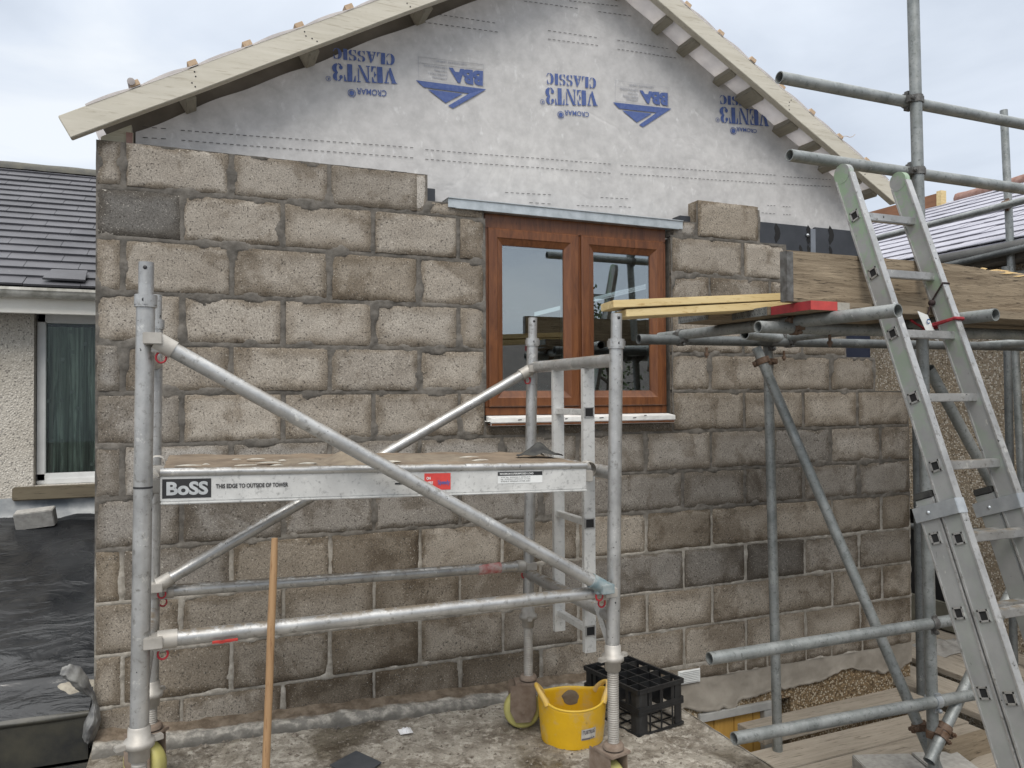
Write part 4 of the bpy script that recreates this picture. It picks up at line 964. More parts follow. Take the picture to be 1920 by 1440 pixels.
# end frames: transoms, ladder stiles and rungs (right end), plain transoms (left end)
zt = (on_post('FR', 1).z, aY(1148, 675, -1.2).z, aY(1145, 888, -1.2).z)
for a, b in (('FR', 'RR'), ('FL', 'RL')):
    for z in (zt[1], zt[2], aY(1140, 1108, -1.2).z-.10):
        m_ = MB(); m_.tube(on_post(a, z), on_post(b, z), TR, 20, hollow=False); m_.build('transom', M['alu'], tower)
XF = on_post('FR', 1).x
def stile_y(px, py): return aX(px, py, XF).y
ys = [(1029, 1052, 688, 1182), (1083, 1110, 686, 1222)]
YS = []
for (pa, pb, pt, pbm) in ys:
    ya = aX((pa+pb)/2, 900, XF+.0).y; zt_ = aX((pa+pb)/2, pt, XF).z; zb_ = aX((pa+pb)/2, pbm, XF).z; YS.append(ya)
    m_ = MB(); wd = aX(pa, 900, XF).y-aX(pb, 900, XF).y
    m_.box(XF-.010, XF+.042, ya-.012, ya+.012, zb_, zt_-.01); m_.build('ladder_stile', M['bright_alu'], tower, bevel=.002)
for k, py in enumerate((772, 972, 1165)):
    z = aX(1070, py, XF).z; m_ = MB(); m_.box(XF, XF+.028, YS[1]-.014, YS[0]+.02, z-.013, z+.013); ro = m_.build('ladder_rung', M['bright_alu'], tower, bevel=.002)
    m_ = MB(); y_ = YS[1]-.0145
    for a, b, c, d in ((-.006, .034, .017, .021), (-.006, .034, -.021, -.017), (-.008, -.004, -.021, .021), (.032, .036, -.021, .021)): m_.box(XF+a, XF+b, y_-.002, y_+.006, z+c, z+d)
    m_.box(XF-.004, XF+.032, y_-.0006, y_+.004, z-.017, z+.017, 1)
    e = m_.build('rung_end', [M['alu'], M['dark']]); e.parent = ro
mb = MB(); mb.bar(aY(1117, 1130, -1.12), aY(1141, 1205, -1.16), .012, .02); mb.build('stay_bar', M['alu'], tower)

# ------------------------------------------------ working platform hooked on the tower
plat = thing('tower_platform', (1, -.9, 1.0), 'muddy aluminium-edged working platform hooked across the scaffold tower', 'platform')
PL0 = aY(300, 884, -1.215); PL1 = aY(1100, 871, -1.17)
def pf(u, v, h):   # along, across (0 front, 1 back), height below the top
    p = PL0.lerp(PL1, u); p.y = -1.215+.045*u+.585*v; p.z = PL0.z+(PL1.z-PL0.z)*u-h+.006*v; return p
def pbeam(v0, v1, h0, h1, mat, name, par=plat, u0=0, u1=1):
    m_ = MB(); m_.hexa([pf(u0, v0, h1), pf(u1, v0, h1), pf(u1, v1, h1), pf(u0, v1, h1), pf(u0, v0, h0), pf(u1, v0, h0), pf(u1, v1, h0), pf(u0, v1, h0)]); return m_.build(name, mat, par, bevel=.003)
mb = MB()
mb.grid(lambda u, v: pf(.005+.99*u, .03+.94*v, -.004-.009*max(0, fb(u*1.6*4, v*.6*4, 0, 1.5, 5))), 170, 50); mb.build('deck', M['ply'], plat, fix=False)
pbeam(.03, .97, .004, .016, M['ply'], 'deck_ply', u0=.003, u1=.997)
sb_ = pbeam(.004, .045, .012, .094, M['bright_alu'], 'side_beam')
m_ = MB(); m_.tube(pf(0, .012, .004), pf(1, .012, .004), .0135, 14, hollow=False); q = m_.build('rounded_lip', M['alu']); q.parent = sb_
q = pbeam(-.012, .05, .094, .101, M['bright_alu'], 'bottom_flange', sb_); q.parent = sb_; q.matrix_parent_inverse = Matrix()
pbeam(.955, .996, .008, .094, M['alu'], 'side_beam')
for u in (.0, .992): pbeam(.05, .95, .018, .08, M['alu'], 'end_beam', u0=u, u1=u+.008)
for u, s in ((0, -1), (1, 1)):
    for v in (.1, .9):
        m_ = MB(); c = pf(u, v, .05)+V3((s*.022, 0, 0)); m_.obox(c, V3((.026, 0, 0)), V3((0, .022, 0)), V3((0, 0, .022))); m_.lathe(c+V3((s*.01, -.02, .025)), [(.03, 0), (.034, .004), (.034, .036), (.03, .04)], 14, 0, V3((0, 1, 0))); m_.build('platform_hook', M['leg'], plat, bevel=.003)
def decal(u0, u1, h0, h1, mat, name, par=sb_, lift=.0012):
    m_ = MB(); o = V3((0, -lift, 0)); m_.add([pf(u0, .004, h1)+o, pf(u1, .004, h1)+o, pf(u1, .004, h0)+o, pf(u0, .004, h0)+o], [(0, 1, 2, 3)]); q = m_.build(name, mat, fix=False); q.parent = par; return q
def dtext(body, u0, u1, h0, h1, mat, name, par, bold=.02, lift=.0022):
    m_ = MB(); o = V3((0, -lift, 0)); put_text(m_, body, quadmap([pf(u0, .004, h1)+o, pf(u1, .004, h1)+o, pf(u1, .004, h0)+o, pf(u0, .004, h0)+o]), 0, bold); q = m_.build(name, mat, fix=False); q.parent = par; return q
decal(.004, .098, .024, .083, M['ink'], 'black_badge'); dtext('BoSS', .012, .092, .032, .074, M['silver'], 'badge_lettering', sb_, .04)
dtext('THIS EDGE TO OUTSIDE OF TOWER', .107, .255, .042, .056, M['ink'], 'edge_lettering', sb_, .03)
dtext('RW', .497, .523, .022, .038, M['ink'], 'stencil_lettering', sb_, .03); decal(.494, .525, .052, .058, M['ink'], 'stencil_bar')
decal(.565, .630, .022, .080, M['sticker_red'], 'red_sticker'); dtext('Speedy', .598, .628, .046, .066, M['blueink'], 'sticker_lettering', sb_, .02)
dtext('ON', .570, .580, .034, .044, M['white'], 'sticker_print', sb_, .03); dtext('HIRE', .569, .586, .050, .060, M['white'], 'sticker_print', sb_, .03)
decal(.752, .873, .022, .064, M['white'], 'load_sticker'); decal(.752, .873, .022, .036, M['ink'], 'sticker_band', lift=.0018)
dtext('MAXIMUM SUPERIMPOSED LOAD', .757, .848, .0255, .0325, M['white'], 'sticker_lettering', sb_, .02, .003)
for k in range(3): dtext('270 kg  EVENLY SPREAD OVER DECK'[k*4:k*4+22], .760, .84, .040+.007*k, .0445+.007*k, M['ink'], 'sticker_print', sb_, .0, .0026)
for k in range(14):
    mb = MB(); u = random.random()**1.2; v = random.uniform(.0, .5); c = pf(u, v, -.012); r = random.uniform(.005, .02)
    mb.grid(lambda a, b: c+V3(((a-.5)*2*r*2.2, (b-.5)*r*1.2, .004*max(0, 1-((a-.5)*2)**2-((b-.5)*2)**2)+.001*nz(a, b, k, 4))), 6, 6)
    mb.build('mortar_splash', M['splat'], plat, fix=False)
# mortar left on the deck, and a scrap of black felt
mb = MB()
def heap(cx, cv, ru, rv, h, sd):
    mb.grid(lambda a, b: pf(cx+(a-.5)*2*ru, cv+(b-.5)*2*rv, -.006-h*max(0, 1-((a-.5)*2)**2-((b-.5)*2)**2)*(.5+.6*abs(fb(a*4, b*4, sd, 1, 4)))), 30, 18)
heap(.42, .35, .075, .28, .042, 1); heap(.30, .3, .06, .25, .018, 2); heap(.62, .45, .12, .35, .016, 3)
tag(mb.build('mortar_heap', M['lime'], fix=False), 'brown wet mortar left in ridges on the tower platform', 'mortar')
mb = MB(); c = aY(1005, 858, -.9); c.z = pf(.9, .5, -.012).z
mb.grid(lambda u, v: c+V3((-.10+.2*u+.03*v, -.05+.10*v, .002+.05*math.sin(math.pi*u)**3*(.2+.8*v)+.012*nz(u, v, 0, 4))), 16, 10)
tag(mb.build('felt_scrap', M['rubber'], fix=False), 'curled scrap of black felt on the right end of the platform', 'felt')

# ================================================================== TUBE SCAFFOLD ON THE RIGHT
sc = thing('tube_scaffold', (3.4, -.8, -.45), 'galvanised tube-and-coupler scaffold built round the right end of the wall', 'scaffolding')
SR = .0258
def pipe(name, p0, p1, mat='galv', r=SR): m_ = MB(); m_.tube(p0, p1, r, 22); return m_.build(name, M[mat], sc)
ST = aY(1711, -40, -1.25); SB = V3((3.44, -1.13, -.43))
SB = aY(1752, 1475, -1.17)
pipe('standard', SB, ST); Sd = (ST-SB).normalized()
def on_S(py):
    t = 0
    lo, hi = 0, 1
    for _ in range(40):
        m_ = (lo+hi)/2; p = SB.lerp(ST, m_); c = (p-CAM).dot(FW); y = 720-FPX*((p-CAM).dot(UP))/c
        if y > py: lo = m_
        else: hi = m_
    return SB.lerp(ST, lo)
BB = V3((3.235, -.42, -.43)); BT = aY(1439, 630, -.42); pipe('standard', BB, BT, 'galv')
pipe('standard', V3((4.57, -.20, -.43)), V3((4.56, -.20, 1.80)), 'galv_dark')
pipe('standard', V3((5.72, -.12, -.43)), aX(1882, 207, 5.72), 'galv')
pipe('standard', aX(1896, 900, 5.5)-V3((0, 0, 1.5)), aX(1886, 500, 5.5), 'galv_dark')
yS = -1.25+.052
pipe('guard_rail', aY(1461, 145, yS), aY(1990, 247, yS)); pipe('guard_rail', aY(1480, 291, yS), aY(1990, 365, yS))
pipe('ledger', aY(1197, 636, -.45), aY(1990, 652, -.45), 'galv_dark'); pipe('ledger', aY(1421, 613, yS), aY(1990, 630, yS))
pipe('ledger', aY(1330, 1235, -1.20), aY(1990, 1130, -1.20), 'galv'); pipe('ledger', aY(1376, 1385, -1.20), aY(1990, 1272, -1.20))
t3 = aZ(1684, 582, 1.815); pipe('transom', t3, V3((t3.x-.12, -.28, 1.815)))
t4 = aZ(1867, 590, 1.827); pipe('transom', t4, V3((t4.x-.02, -.28, 1.820)))
pipe('transom', V3((5.0, -1.5, 1.816)), V3((5.0, -.28, 1.816)))
pipe('transom', V3((2.88, -.62, 1.812)), V3((3.5, -.33, 1.812)), 'galv')
b0 = aY(1418, 652, -.47); b1 = aY(1762, 1452, -1.13); pipe('brace', b0, b1+(b1-b0)*.02)
pipe('brace', aY(1741, 690, -1.14), aY(1915, 1010, -1.06)); pipe('brace', aY(1742, 1428, -1.235), aY(1960, 975, -1.0))
pipe('return_rail', aX(1625, 452, 5.66), aX(1990, 358, 5.66)); pipe('return_rail', aX(1745, 505, 5.66), aX(1990, 448, 5.66), 'galv_dark')
pipe('return_ledger', aX(1780, 625, 5.66), aX(1990, 612, 5.66), 'galv_dark'); pipe('return_ledger', aX(1690, 985, 5.75), aX(1990, 1010, 5.75), 'galv_dark')
def coupler(c, d1, d2, mat='coupler', s=1.0):
    m_ = MB(); c = V3(c)
    for d, o in ((d1, -1), (d2, 1)):
        d = V3(d).normalized(); cc = c
        m_.lathe(cc, [(SR*1.04, -.024*s), (SR*1.28*s, -.022*s), (SR*1.28*s, .022*s), (SR*1.04, .024*s)], 16, 0, d)
    n_ = V3(d1).cross(V3(d2)).normalized(); 
    x = V3(d1).normalized()
    for k, (a, b) in enumerate(((V3(d2).normalized(), 1), (V3(d2).normalized(), -1))):
        p = c+a*(b*.038)+n_*.012; m_.tube(p-n_*.02, p+n_*.034, .005, 8, hollow=False); m_.tube(p+n_*.020, p+n_*.030, .0095, 6, hollow=False); m_.obox(p, x*.012, a*.008, n_*.008)
    return m_.build('coupler', M[mat], sc, bevel=0)
EX, EY, EZ = V3((1, 0, 0)), V3((0, 1, 0)), V3((0, 0, 1))
def mid(px, py, y): return aY(px, py, y)
LINES = {}
def clamp(la, lb, mat='coupler'):
    (a0, a1), (b0, b1) = la, lb; da = (a1-a0).normalized(); db = (b1-b0).normalized(); w0 = a0-b0; b = da.dot(db); d = da.dot(w0); e = db.dot(w0); den = 1-b*b
    pa = a0+da*((b*e-d)/den); pb = b0+db*((e-b*d)/den); m_ = MB(); g = pb-pa; g = g.normalized() if g.length > 1e-4 else da.cross(db).normalized()
    for p, dd in ((pa, da), (pb, db)):
        m_.lathe(p-dd*.017, [(SR*1.02, 0), (SR*1.20, 0), (SR*1.20, .034), (SR*1.02, .034)], 18, 0, dd, False)
        sd_v = dd.cross(g).normalized(); q = p+sd_v*(SR*1.42)
        m_.obox(q, dd*.015, sd_v*.012, g*.011); m_.tube(q-g*.030, q+g*.034, .0055, 8, hollow=False); m_.tube(q+g*.016, q+g*.027, .011, 6, hollow=False); m_.tube(q-g*.026, q-g*.018, .010, 6, hollow=False)
        q = p-sd_v*(SR*1.25); m_.obox(q, dd*.016, sd_v*.007, g*.013)
    c = (pa+pb)/2; m_.obox(c, da*.017, da.cross(g).normalized()*.016, g*max(.008, (pb-pa).length/2-SR))
    return m_.build('coupler', M[mat], sc, bevel=.001)
S_ = (SB, ST); B_ = (BB, BT); L1_ = (aY(1330, 1235, -1.20), aY(1990, 1130, -1.20)); L2_ = (aY(1376, 1385, -1.20), aY(1990, 1272, -1.20))
R1_ = (aY(1461, 145, yS), aY(1990, 247, yS)); R2_ = (aY(1480, 291, yS), aY(1990, 365, yS)); T1_ = (aY(1197, 636, -.45), aY(1990, 652, -.45)); T2_ = (aY(1421, 613, yS), aY(1990, 630, yS))
T3_ = (t3, V3((t3.x-.12, -.28, 1.815))); T4_ = (t4, V3((t4.x-.02, -.28, 1.820))); K1_ = (b0, b1); K2_ = (aY(1741, 690, -1.14), aY(1915, 1010, -1.06)); K3_ = (aY(1742, 1428, -1.235), aY(1960, 975, -1.0))
for la_, lb_, mt in ((S_, R1_, 'coupler'), (S_, R2_, 'coupler'), (S_, T2_, 'coupler'), (S_, L1_, 'coupler'), (S_, L2_, 'zinc'), (B_, K1_, 'rust'), (S_, K2_, 'coupler'), (S_, K3_, 'rust'), (K1_, K3_, 'rust'), (T1_, T3_, 'coupler'), (B_, T1_, 'coupler'), (T2_, T3_, 'rust'), (T1_, T4_, 'coupler'), (T2_, T4_, 'coupler')): clamp(la_, lb_, mt)
for px, py in ((1887, 384), (1890, 466)): coupler(aX(px, py, 5.69), EY, EZ, 'rust' if py < 400 else 'coupler')
for px, py, y in ((1325, 662, -.45), (1470, 668, -.45), (1556, 640, yS)):
    m_ = MB(); c = aY(px, py, y); m_.tube(c+V3((0, 0, .03)), c-V3((0, 0, .025)), .0065, 8, hollow=False); m_.tube(c, c-V3((0, 0, .014)), .012, 6, hollow=False); m_.build('coupler_bolt', M['rust'], sc)

# boards of the upper lift
BZ0, BZ1 = 1.842, 1.880
xq = aZ(1520, 572, 1.861); xl = xq.x
def plank(name, p0, p1, w, h, mat, label, cat='board', group=None, bevel=.003, mats=None, warp=.003):
    p0, p1 = V3(p0), V3(p1); d = p1-p0; L = d.length; x = d/L; y = EZ.cross(x).normalized(); z = x.cross(y)
    m_ = MB(); n = max(2, int(L/.12)); sd = random.uniform(0, 50)
    vs = []
    for i in range(n+1):
        c = p0+d*(i/n)+z*(warp*nz(i*.12, sd, 0, 1.3))
        vs += [c-y*(w/2)-z*(h/2), c+y*(w/2)-z*(h/2), c+y*(w/2)+z*(h/2), c-y*(w/2)+z*(h/2)]
    m_.add(vs, [(i*4+k, i*4+(k+1) % 4, (i+1)*4+(k+1) % 4, (i+1)*4+k) for i in range(n) for k in range(4)]+[(0, 3, 2, 1), (n*4, n*4+1, n*4+2, n*4+3)])
    o = m_.build(name, M[mat], None, bevel=bevel); tag(o, label, cat, group); return o
yb = xq.y+.117
lbl = ['red-ended scaffold board under the upright toe board', 'metal-banded scaffold board just behind the red-ended one', 'grey scaffold board of the upper lift lying closest to the window']
for k in range(3):
    xk = xl+(-.03, -.02, -.075)[k]*k
    o = plank('scaffold_board', (xk, yb-.004+.232*k, (BZ0+BZ1)/2), (6.2, yb-.004+.232*k, (BZ0+BZ1)/2), .226, .038, 'old_board', lbl[k], 'board', 'boards of the upper scaffold lift')
    m_ = MB(); y0, y1 = yb-.004+.232*k-.1145, yb-.004+.232*k+.1145
    if k == 0:
        m_.box(xk-.0022, xk-.0008, y0, y1, BZ0+.001, BZ1-.001, 1); m_.box(xk-.0022, xk+.135, y0-.0022, y0-.0004, BZ0+.001, BZ1-.001, 0); m_.box(xk+.1365, xk+.20, y0-.002, y0-.0004, BZ0+.003, BZ1-.003, 2)
        q = m_.build('painted_end', [M['red'], M['red_shaded'], M['splat']])
    else:
        m_.box(xk-.002, xk-.0006, y0, y1, BZ0+.001, BZ1-.001, 0)
        for i in range(26): yy = y0+.006+(y1-y0-.012)*i/26; m_.box(xk-.0026, xk-.0019, yy, yy+.004, BZ0+.008+.018*(i % 2), BZ0+.013+.018*(i % 2), 1)
        q = m_.build('end_band', [simple('tarnished_band', (.20, .21, .205), (.09, .095, .095), 40, .6, .3), M['ink']])
    q.parent = o
# toe board standing on edge, its top torn into splinters
m_ = MB(); ty0, ty1 = -1.327, -1.289; tx0 = aY(1466, 520, -1.256).x; n = 120; tz0, tz1 = BZ1+.002, BZ1+.211
tx0 = aY(1476, 520, ty0).x
def ttop(x):
    a = x-3.52; return tz1-(0 if a < 0 else min(.018, .05*a)+.010*abs(fb(x, 0, 0, 9, 4)))
vs = []
for i in range(n+1):
    x = tx0+(6.2-tx0)*i/n; zt_ = ttop(x); vs += [(x, ty0, tz0), (x, ty1, tz0), (x, ty1, zt_+.01*(1 if x > 3.52 else 0)), (x, ty0, zt_-.012*abs(fb(x, 3, 0, 14, 3))*(1 if x > 3.52 else 0))]
m_.add(vs, [(i*4+k, i*4+(k+1) % 4, (i+1)*4+(k+1) % 4, (i+1)*4+k) for i in range(n) for k in range(4)]+[(0, 3, 2, 1), (n*4, n*4+1, n*4+2, n*4+3)])
tb = m_.build('toe_board', m_wood('weathered_toe_board', (.31, .25, .175), (.15, .115, .078), (.045, .034, .024), 'X', .85, 1.2, .8, .6), None, bevel=.002); tag(tb, 'weathered plank standing on edge with a splintered top along the upper lift', 'board')
m_ = MB()
for i in range(70):
    x = random.uniform(3.53, 5.6); L = random.uniform(.05, .22); z = ttop(x)+random.uniform(-.022, .004); y = random.uniform(ty0-.003, ty1)
    m_.add([(x, y, z-.006), (x+L*.5, y-.004, z-.005), (x+L, y-.002, z+.004), (x+L*.5, y+.003, z+.008), (x+L*.4, ty1, z+.006)], [(0, 1, 3), (1, 2, 3), (0, 3, 4), (3, 2, 4)])
q = m_.build('splintered_edge', M['splinter'], fix=False); q.parent = tb
m_ = MB(); m_.box(tx0-.0025, tx0-.0007, ty0, ty1, tz0+.002, tz1-.002); m_.box(tx0-.0025, tx0+.03, ty0-.002, ty0-.0006, tz0+.002, tz1-.004); q = m_.build('end_hoop', M['coupler']); q.parent = tb
# two new pine lengths slid over the lift, overhanging towards the tower
pz = BZ1+.030
A0, A1 = aZ(1137, 578, pz), aZ(1470, 560, pz)
for k, (px, py, qx, qy) in enumerate(((1174, 587, 1470, 571), (1150, 570, 1470, 556))):
    A, B = aY(px, py, -1.0), aY(qx+14, qy-.7, -1.12); d = (B-A).normalized(); sd_v = EZ.cross(d).normalized()
    plank('timber_length', A+sd_v*.074, B+sd_v*.074, .148, .032, 'pine', ('lower of two new pine timbers overhanging the scaffold by the window', 'upper pine timber lying on another one by the window')[k], 'timber', 'new pine timbers', .002, warp=.0)

# lower walkway: boards along the wall, then boards turning the corner
DZ = -.43; k = 0
lb = ['dusty walkway board closest to the foot of the wall, raised by one board', 'dusty walkway board second out from the wall foot', 'dusty walkway board third out, under the concrete blocks', 'dusty walkway board at the near edge of the lower walkway']
for k in range(4):
    yc = -.215-.232*k-(.05 if k else 0); z = DZ-.019+(.030 if k == 0 else 0)
    plank('walkway_board', (2.72 if k else 3.22, yc, z), (4.55-.02*k, yc+.05, z), .222, .038, 'deck_board', lb[k], 'board', 'walkway boards along the wall')
lb2 = ['first board of the corner walkway, raised beside the wall end', 'second corner walkway board behind the main scaffold pole', 'third corner walkway board, running under the ladder', 'fourth corner walkway board towards the right house', 'fifth corner walkway board under the plastic rag', 'last corner walkway board against the right house']
for k in range(6):
    xc = 4.68+.232*k+(.02 if k > 1 else 0); z = DZ-.019+(.05 if k == 0 else .0)+(.042 if k in (2,) else 0)
    plank('corner_board', (xc-.01, -2.2, z), (xc+.02, 1.3, z), .222, .038, 'deck_board_y', lb2[k], 'board', 'corner walkway boards')

# concrete blocks, timber offcuts and rag on the walkway
m_ = MB()
def blockat(px, py, z, L, W, H, ang, name, label):
    c = aZ(px, py, z); x = V3((math.cos(ang), math.sin(ang), 0)); y = V3((-math.sin(ang), math.cos(ang), 0)); m = MB(); m.obox(V3((c.x, c.y, z-H/2)), x*(L/2), y*(W/2), EZ*(H/2)); return tag(m.build(name, M['concrete'], bevel=.004), label, 'block')
blockat(1672, 1432, DZ+.10, .30, .215, .10, -.35, 'concrete_block', 'grey concrete block lying flat left of the scaffold pole foot')
blockat(1775, 1428, DZ+.10, .24, .22, .10, -.35, 'concrete_block', 'grey concrete block under the foot of the slanting poles')
tA, tB = aZ(1782, 1408, DZ+.115), aZ(1874, 1380, DZ+.115); td = (tB-tA).normalized(); tn = V3((-td.y, td.x, 0))
m_ = MB(); m_.bar(tA+tn*.05-EZ*.057, tB+tn*.05-EZ*.057, .10, .114); to = tag(m_.build('timber_offcut', M['old_board'], bevel=.004), 'dark square timber offcut with a pale cut end beside the ladder', 'timber')
m_ = MB(); e_ = tB+tn*.05-EZ*.057; m_.obox(e_+td*.0015, td*.001, tn*.048, EZ*.054); q = m_.build('cut_end', M['pine']); q.parent = to
m_ = MB(); p = aZ(1818, 1448, DZ+.045); m_.bar(V3((p.x-.1, p.y-.03, DZ+.022)), V3((p.x+.7, p.y+.16, DZ+.022)), .13, .04); tag(m_.build('plank_offcut', M['deck_board'], bevel=.003), 'pale plank offcut lying in front of the dark timber offcut', 'timber')
m_ = MB(); c = aZ(1795, 1212, DZ+.02)
m_.grid(lambda u, v: V3((c.x-.35+.8*u, c.y-.14+.3*v+.06*math.sin(5*u), DZ+.006+.10*max(0, fb(u*2.2, v*2.2, 3, 1.4, 4))*math.sin(math.pi*u)*math.sin(math.pi*v)+.02*math.sin(math.pi*v))), 40, 24)
tag(m_.build('plastic_rag', M['poly'], fix=False), 'crumpled dusty clear plastic on the boards by the right house', 'plastic sheet')

# ================================================================== LADDER
lad = thing('extension_ladder', (3.25, -2.0, -.45), 'green-stained aluminium extension ladder leaning on the tube scaffold', 'ladder')
XA, XB = 2.90, 3.229          # outer faces of the left stile and inner face of the right stile
LEAN = .36
def lp(z, off=0.0): return -1.315-LEAN*(1.83-z)*1.0+off     # y of the stile centre line, foot nearer the viewer
la = V3((0, LEAN, 1)).normalized(); ln = V3((0, 1, -LEAN)).normalized()
def lpos(x, z, n=0): return V3((x, -1.475-LEAN*(1.83-z), z))+ln*n
def stile(x0, w, z0, z1, n0, dep, name='stile', cap=True):
    m_ = MB(); a = lpos(x0+w/2, z0, n0); b = lpos(x0+w/2, z1, n0); m_.obox((a+b)/2, V3((w/2, 0, 0)), ln*(dep/2), (b-a)/2)
    return m_.build(name, M['ladder'], lad, bevel=.004)
ZT = aX(1571, 322, XA).z-.01
DEP = .086
holes = [(1590, 408), (1628, 513), (1668, 628), (1716, 748), (1763, 877), (1815, 1017), (1869, 1161), (1930, 1318)]
zr = [aX(px, py, XA).z for px, py in holes]
dz = (zr[0]-zr[6])/6
s1 = stile(XA, .026, -.1, ZT, 0, DEP); s2 = stile(XB, .026, -.1, ZT+.0, 0, DEP)
for s_, x in ((s1, XA), (s2, XB)):      # raised edge flanges along each stile
    m_ = MB()
    for n in (-DEP/2+.004, DEP/2-.004): a = lpos(x+.013, -.09, n); b = lpos(x+.013, ZT-.02, n); m_.obox((a+b)/2, V3((.0165, 0, 0)), ln*.0045, (b-a)/2)
    q = m_.build('stile_flange', M['alu'], bevel=.0012); q.parent = s_
    m_ = MB(); c = lpos(x+.013, ZT-.005, 0); m_.lathe(c-V3((.0135, 0, 0)), [(.0001, -.0005), (DEP/2, -.0005), (DEP/2, .0275), (.0001, .0275)], 24, 0, V3((1, 0, 0)), False); q = m_.build('end_cap', M['ladder']); q.parent = s_
def rung(x0, x1, z, n, nm='rung'):
    m_ = MB(); c0 = lpos(x0, z, n); c1 = lpos(x1, z, n); m_.obox((c0+c1)/2, (c1-c0)/2, V3((0, .0165, 0)), V3((0, 0, .0165))); return m_.build(nm, M['alu'], lad, bevel=.003)
def hole(x, z, n, par):
    m_ = MB(); c = lpos(x, z, n)-V3((.001, 0, 0))
    for a, b in ((0, .0185), (0, -.0185)): m_.obox(c+la*b, V3((.004, 0, 0)), ln*.0215, la*.0035)
    for b in (.0185, -.0185): m_.obox(c+ln*b, V3((.004, 0, 0)), ln*.0035, la*.0215)
    m_.obox(c+V3((.0006, 0, 0)), V3((.0012, 0, 0)), ln*.015, la*.015, 1)
    q = m_.build('rung_socket', [M['alu'], M['dark']]); q.parent = par
for k in range(11):
    z = zr[0]-dz*k
    if z < -.05: break
    r_ = rung(XA+.02, XB+.01, z, 0); hole(XA, z, 0, r_)
# base section behind it (wall side), with its guide bracket
ZM = aX(1732, 918, XA).z
OFF = .094
s3 = stile(XA-.003, .028, -.42, ZM, OFF, DEP, 'base_stile'); s4 = stile(XB, .028, -.42, ZM, OFF, DEP, 'base_stile')
m_ = MB()
for n in (OFF-DEP/2+.004, OFF+DEP/2-.004): a = lpos(XA+.011, -.4, n); b = lpos(XA+.011, ZM-.02, n); m_.obox((a+b)/2, V3((.0165, 0, 0)), ln*.0045, (b-a)/2)
q = m_.build('stile_flange', M['alu'], bevel=.0012); q.parent = s3
for k in range(12):
    z = ZM-.145-dz*k
    if z < -.38: break
    r_ = rung(XA+.02, XB+.01, z, OFF, 'base_rung'); hole(XA-.003, z, OFF, r_)
for x in (XA-.010, XB-.006):
    m_ = MB(); a = lpos(x, ZM-.055, OFF-.02-.02); m_.obox(a, V3((.0035, 0, 0)), ln*.098, la*.028); m_.obox(a+V3((.02, 0, 0))-ln*.096, V3((.022, 0, 0)), ln*.0035, la*.028)
    m_.lathe(a-V3((.004, 0, 0))+ln*.03, [(.0001, -.004), (.007, -.003), (.008, .0)], 10, 0, V3((1, 0, 0)))
    m_.build('guide_bracket', M['zinc'], lad, bevel=.001)
for x in (XA+.010, XB+.014): m_ = MB(); m_.obox(lpos(x, ZM+.008, OFF), V3((.018, 0, 0)), ln*.042, la*.014); m_.build('rubber_cap', M['rubber'], lad, bevel=.004)
# ties
def loop(cz, n0, x0, x1, dep, tilt=0.0):
    P = []
    for u in [k/32 for k in range(32)]:
        t = u*4; s = int(t); w = t-s
        c = [(x0, -dep), (x1, -dep), (x1, dep), (x0, dep)]; a = c[s]; b = c[(s+1) % 4]
        x = a[0]+(b[0]-a[0])*w; n = a[1]+(b[1]-a[1])*w
        P.append(lpos(x, cz+tilt*(n/dep), n0+n))
    return P
m_ = MB(); m_.path(loop(1.83-.02, .02, XB-.012, XB+.036, .07, .01), .0055, 8, 0, True); m_.path(loop(1.845-.03, .02, XB-.012, XB+.036, .07, .012), .0055, 8, 0, True)
pq = lpos(XB-.012, 1.81, .09); m_.path([pq, pq+V3((-.05, .05, -.01)), pq+V3((-.10, .06, .01)), pq+V3((-.13, .05, -.03))], .0055, 8); m_.path([pq, pq+V3((-.03, .03, .03)), pq+V3((-.06, .03, .045))], .005, 8)
tag(m_.build('red_rope', M['rope']), 'red rope lashing the right ladder stile to the scaffold', 'rope')
m_ = MB(); m_.path(loop(1.93, 0, XB-.006, XB+.032, .046, -.028), .0035, 8, 0, True); pq = lpos(XB-.008, 1.905, .03); m_.path([pq+V3((-.004, -.004, 0)), pq+V3((-.012, 0, -.02)), pq+V3((-.018, .01, -.06))], .0035, 6); m_.lathe(pq, [(.001, -.014), (.013, -.008), (.015, 0), (.012, .009), (.001, .014)], 10)
co_ = m_.build('tag_cord', M['cord']); tag(co_, 'thin dark cord with a white tag knotted round the ladder stile', 'cord')
m_ = MB(); c = pq+V3((-.024, .0, -.10)); ux = V3((.021, -.008, -.009)); uz = V3((.022, -.009, -.056)); m_.obox(c, ux, V3((0, .0006, 0)), uz); q = m_.build('white_tag', M['white']); q.parent = co_
m_ = MB(); m_.lathe(c+V3((0, -.003, .02)), [(.011, 0), (.007, 0)], 14, 0, V3((0, 1, 0))); q = m_.build('tag_symbol', M['blueink'], fix=False); q.parent = co_

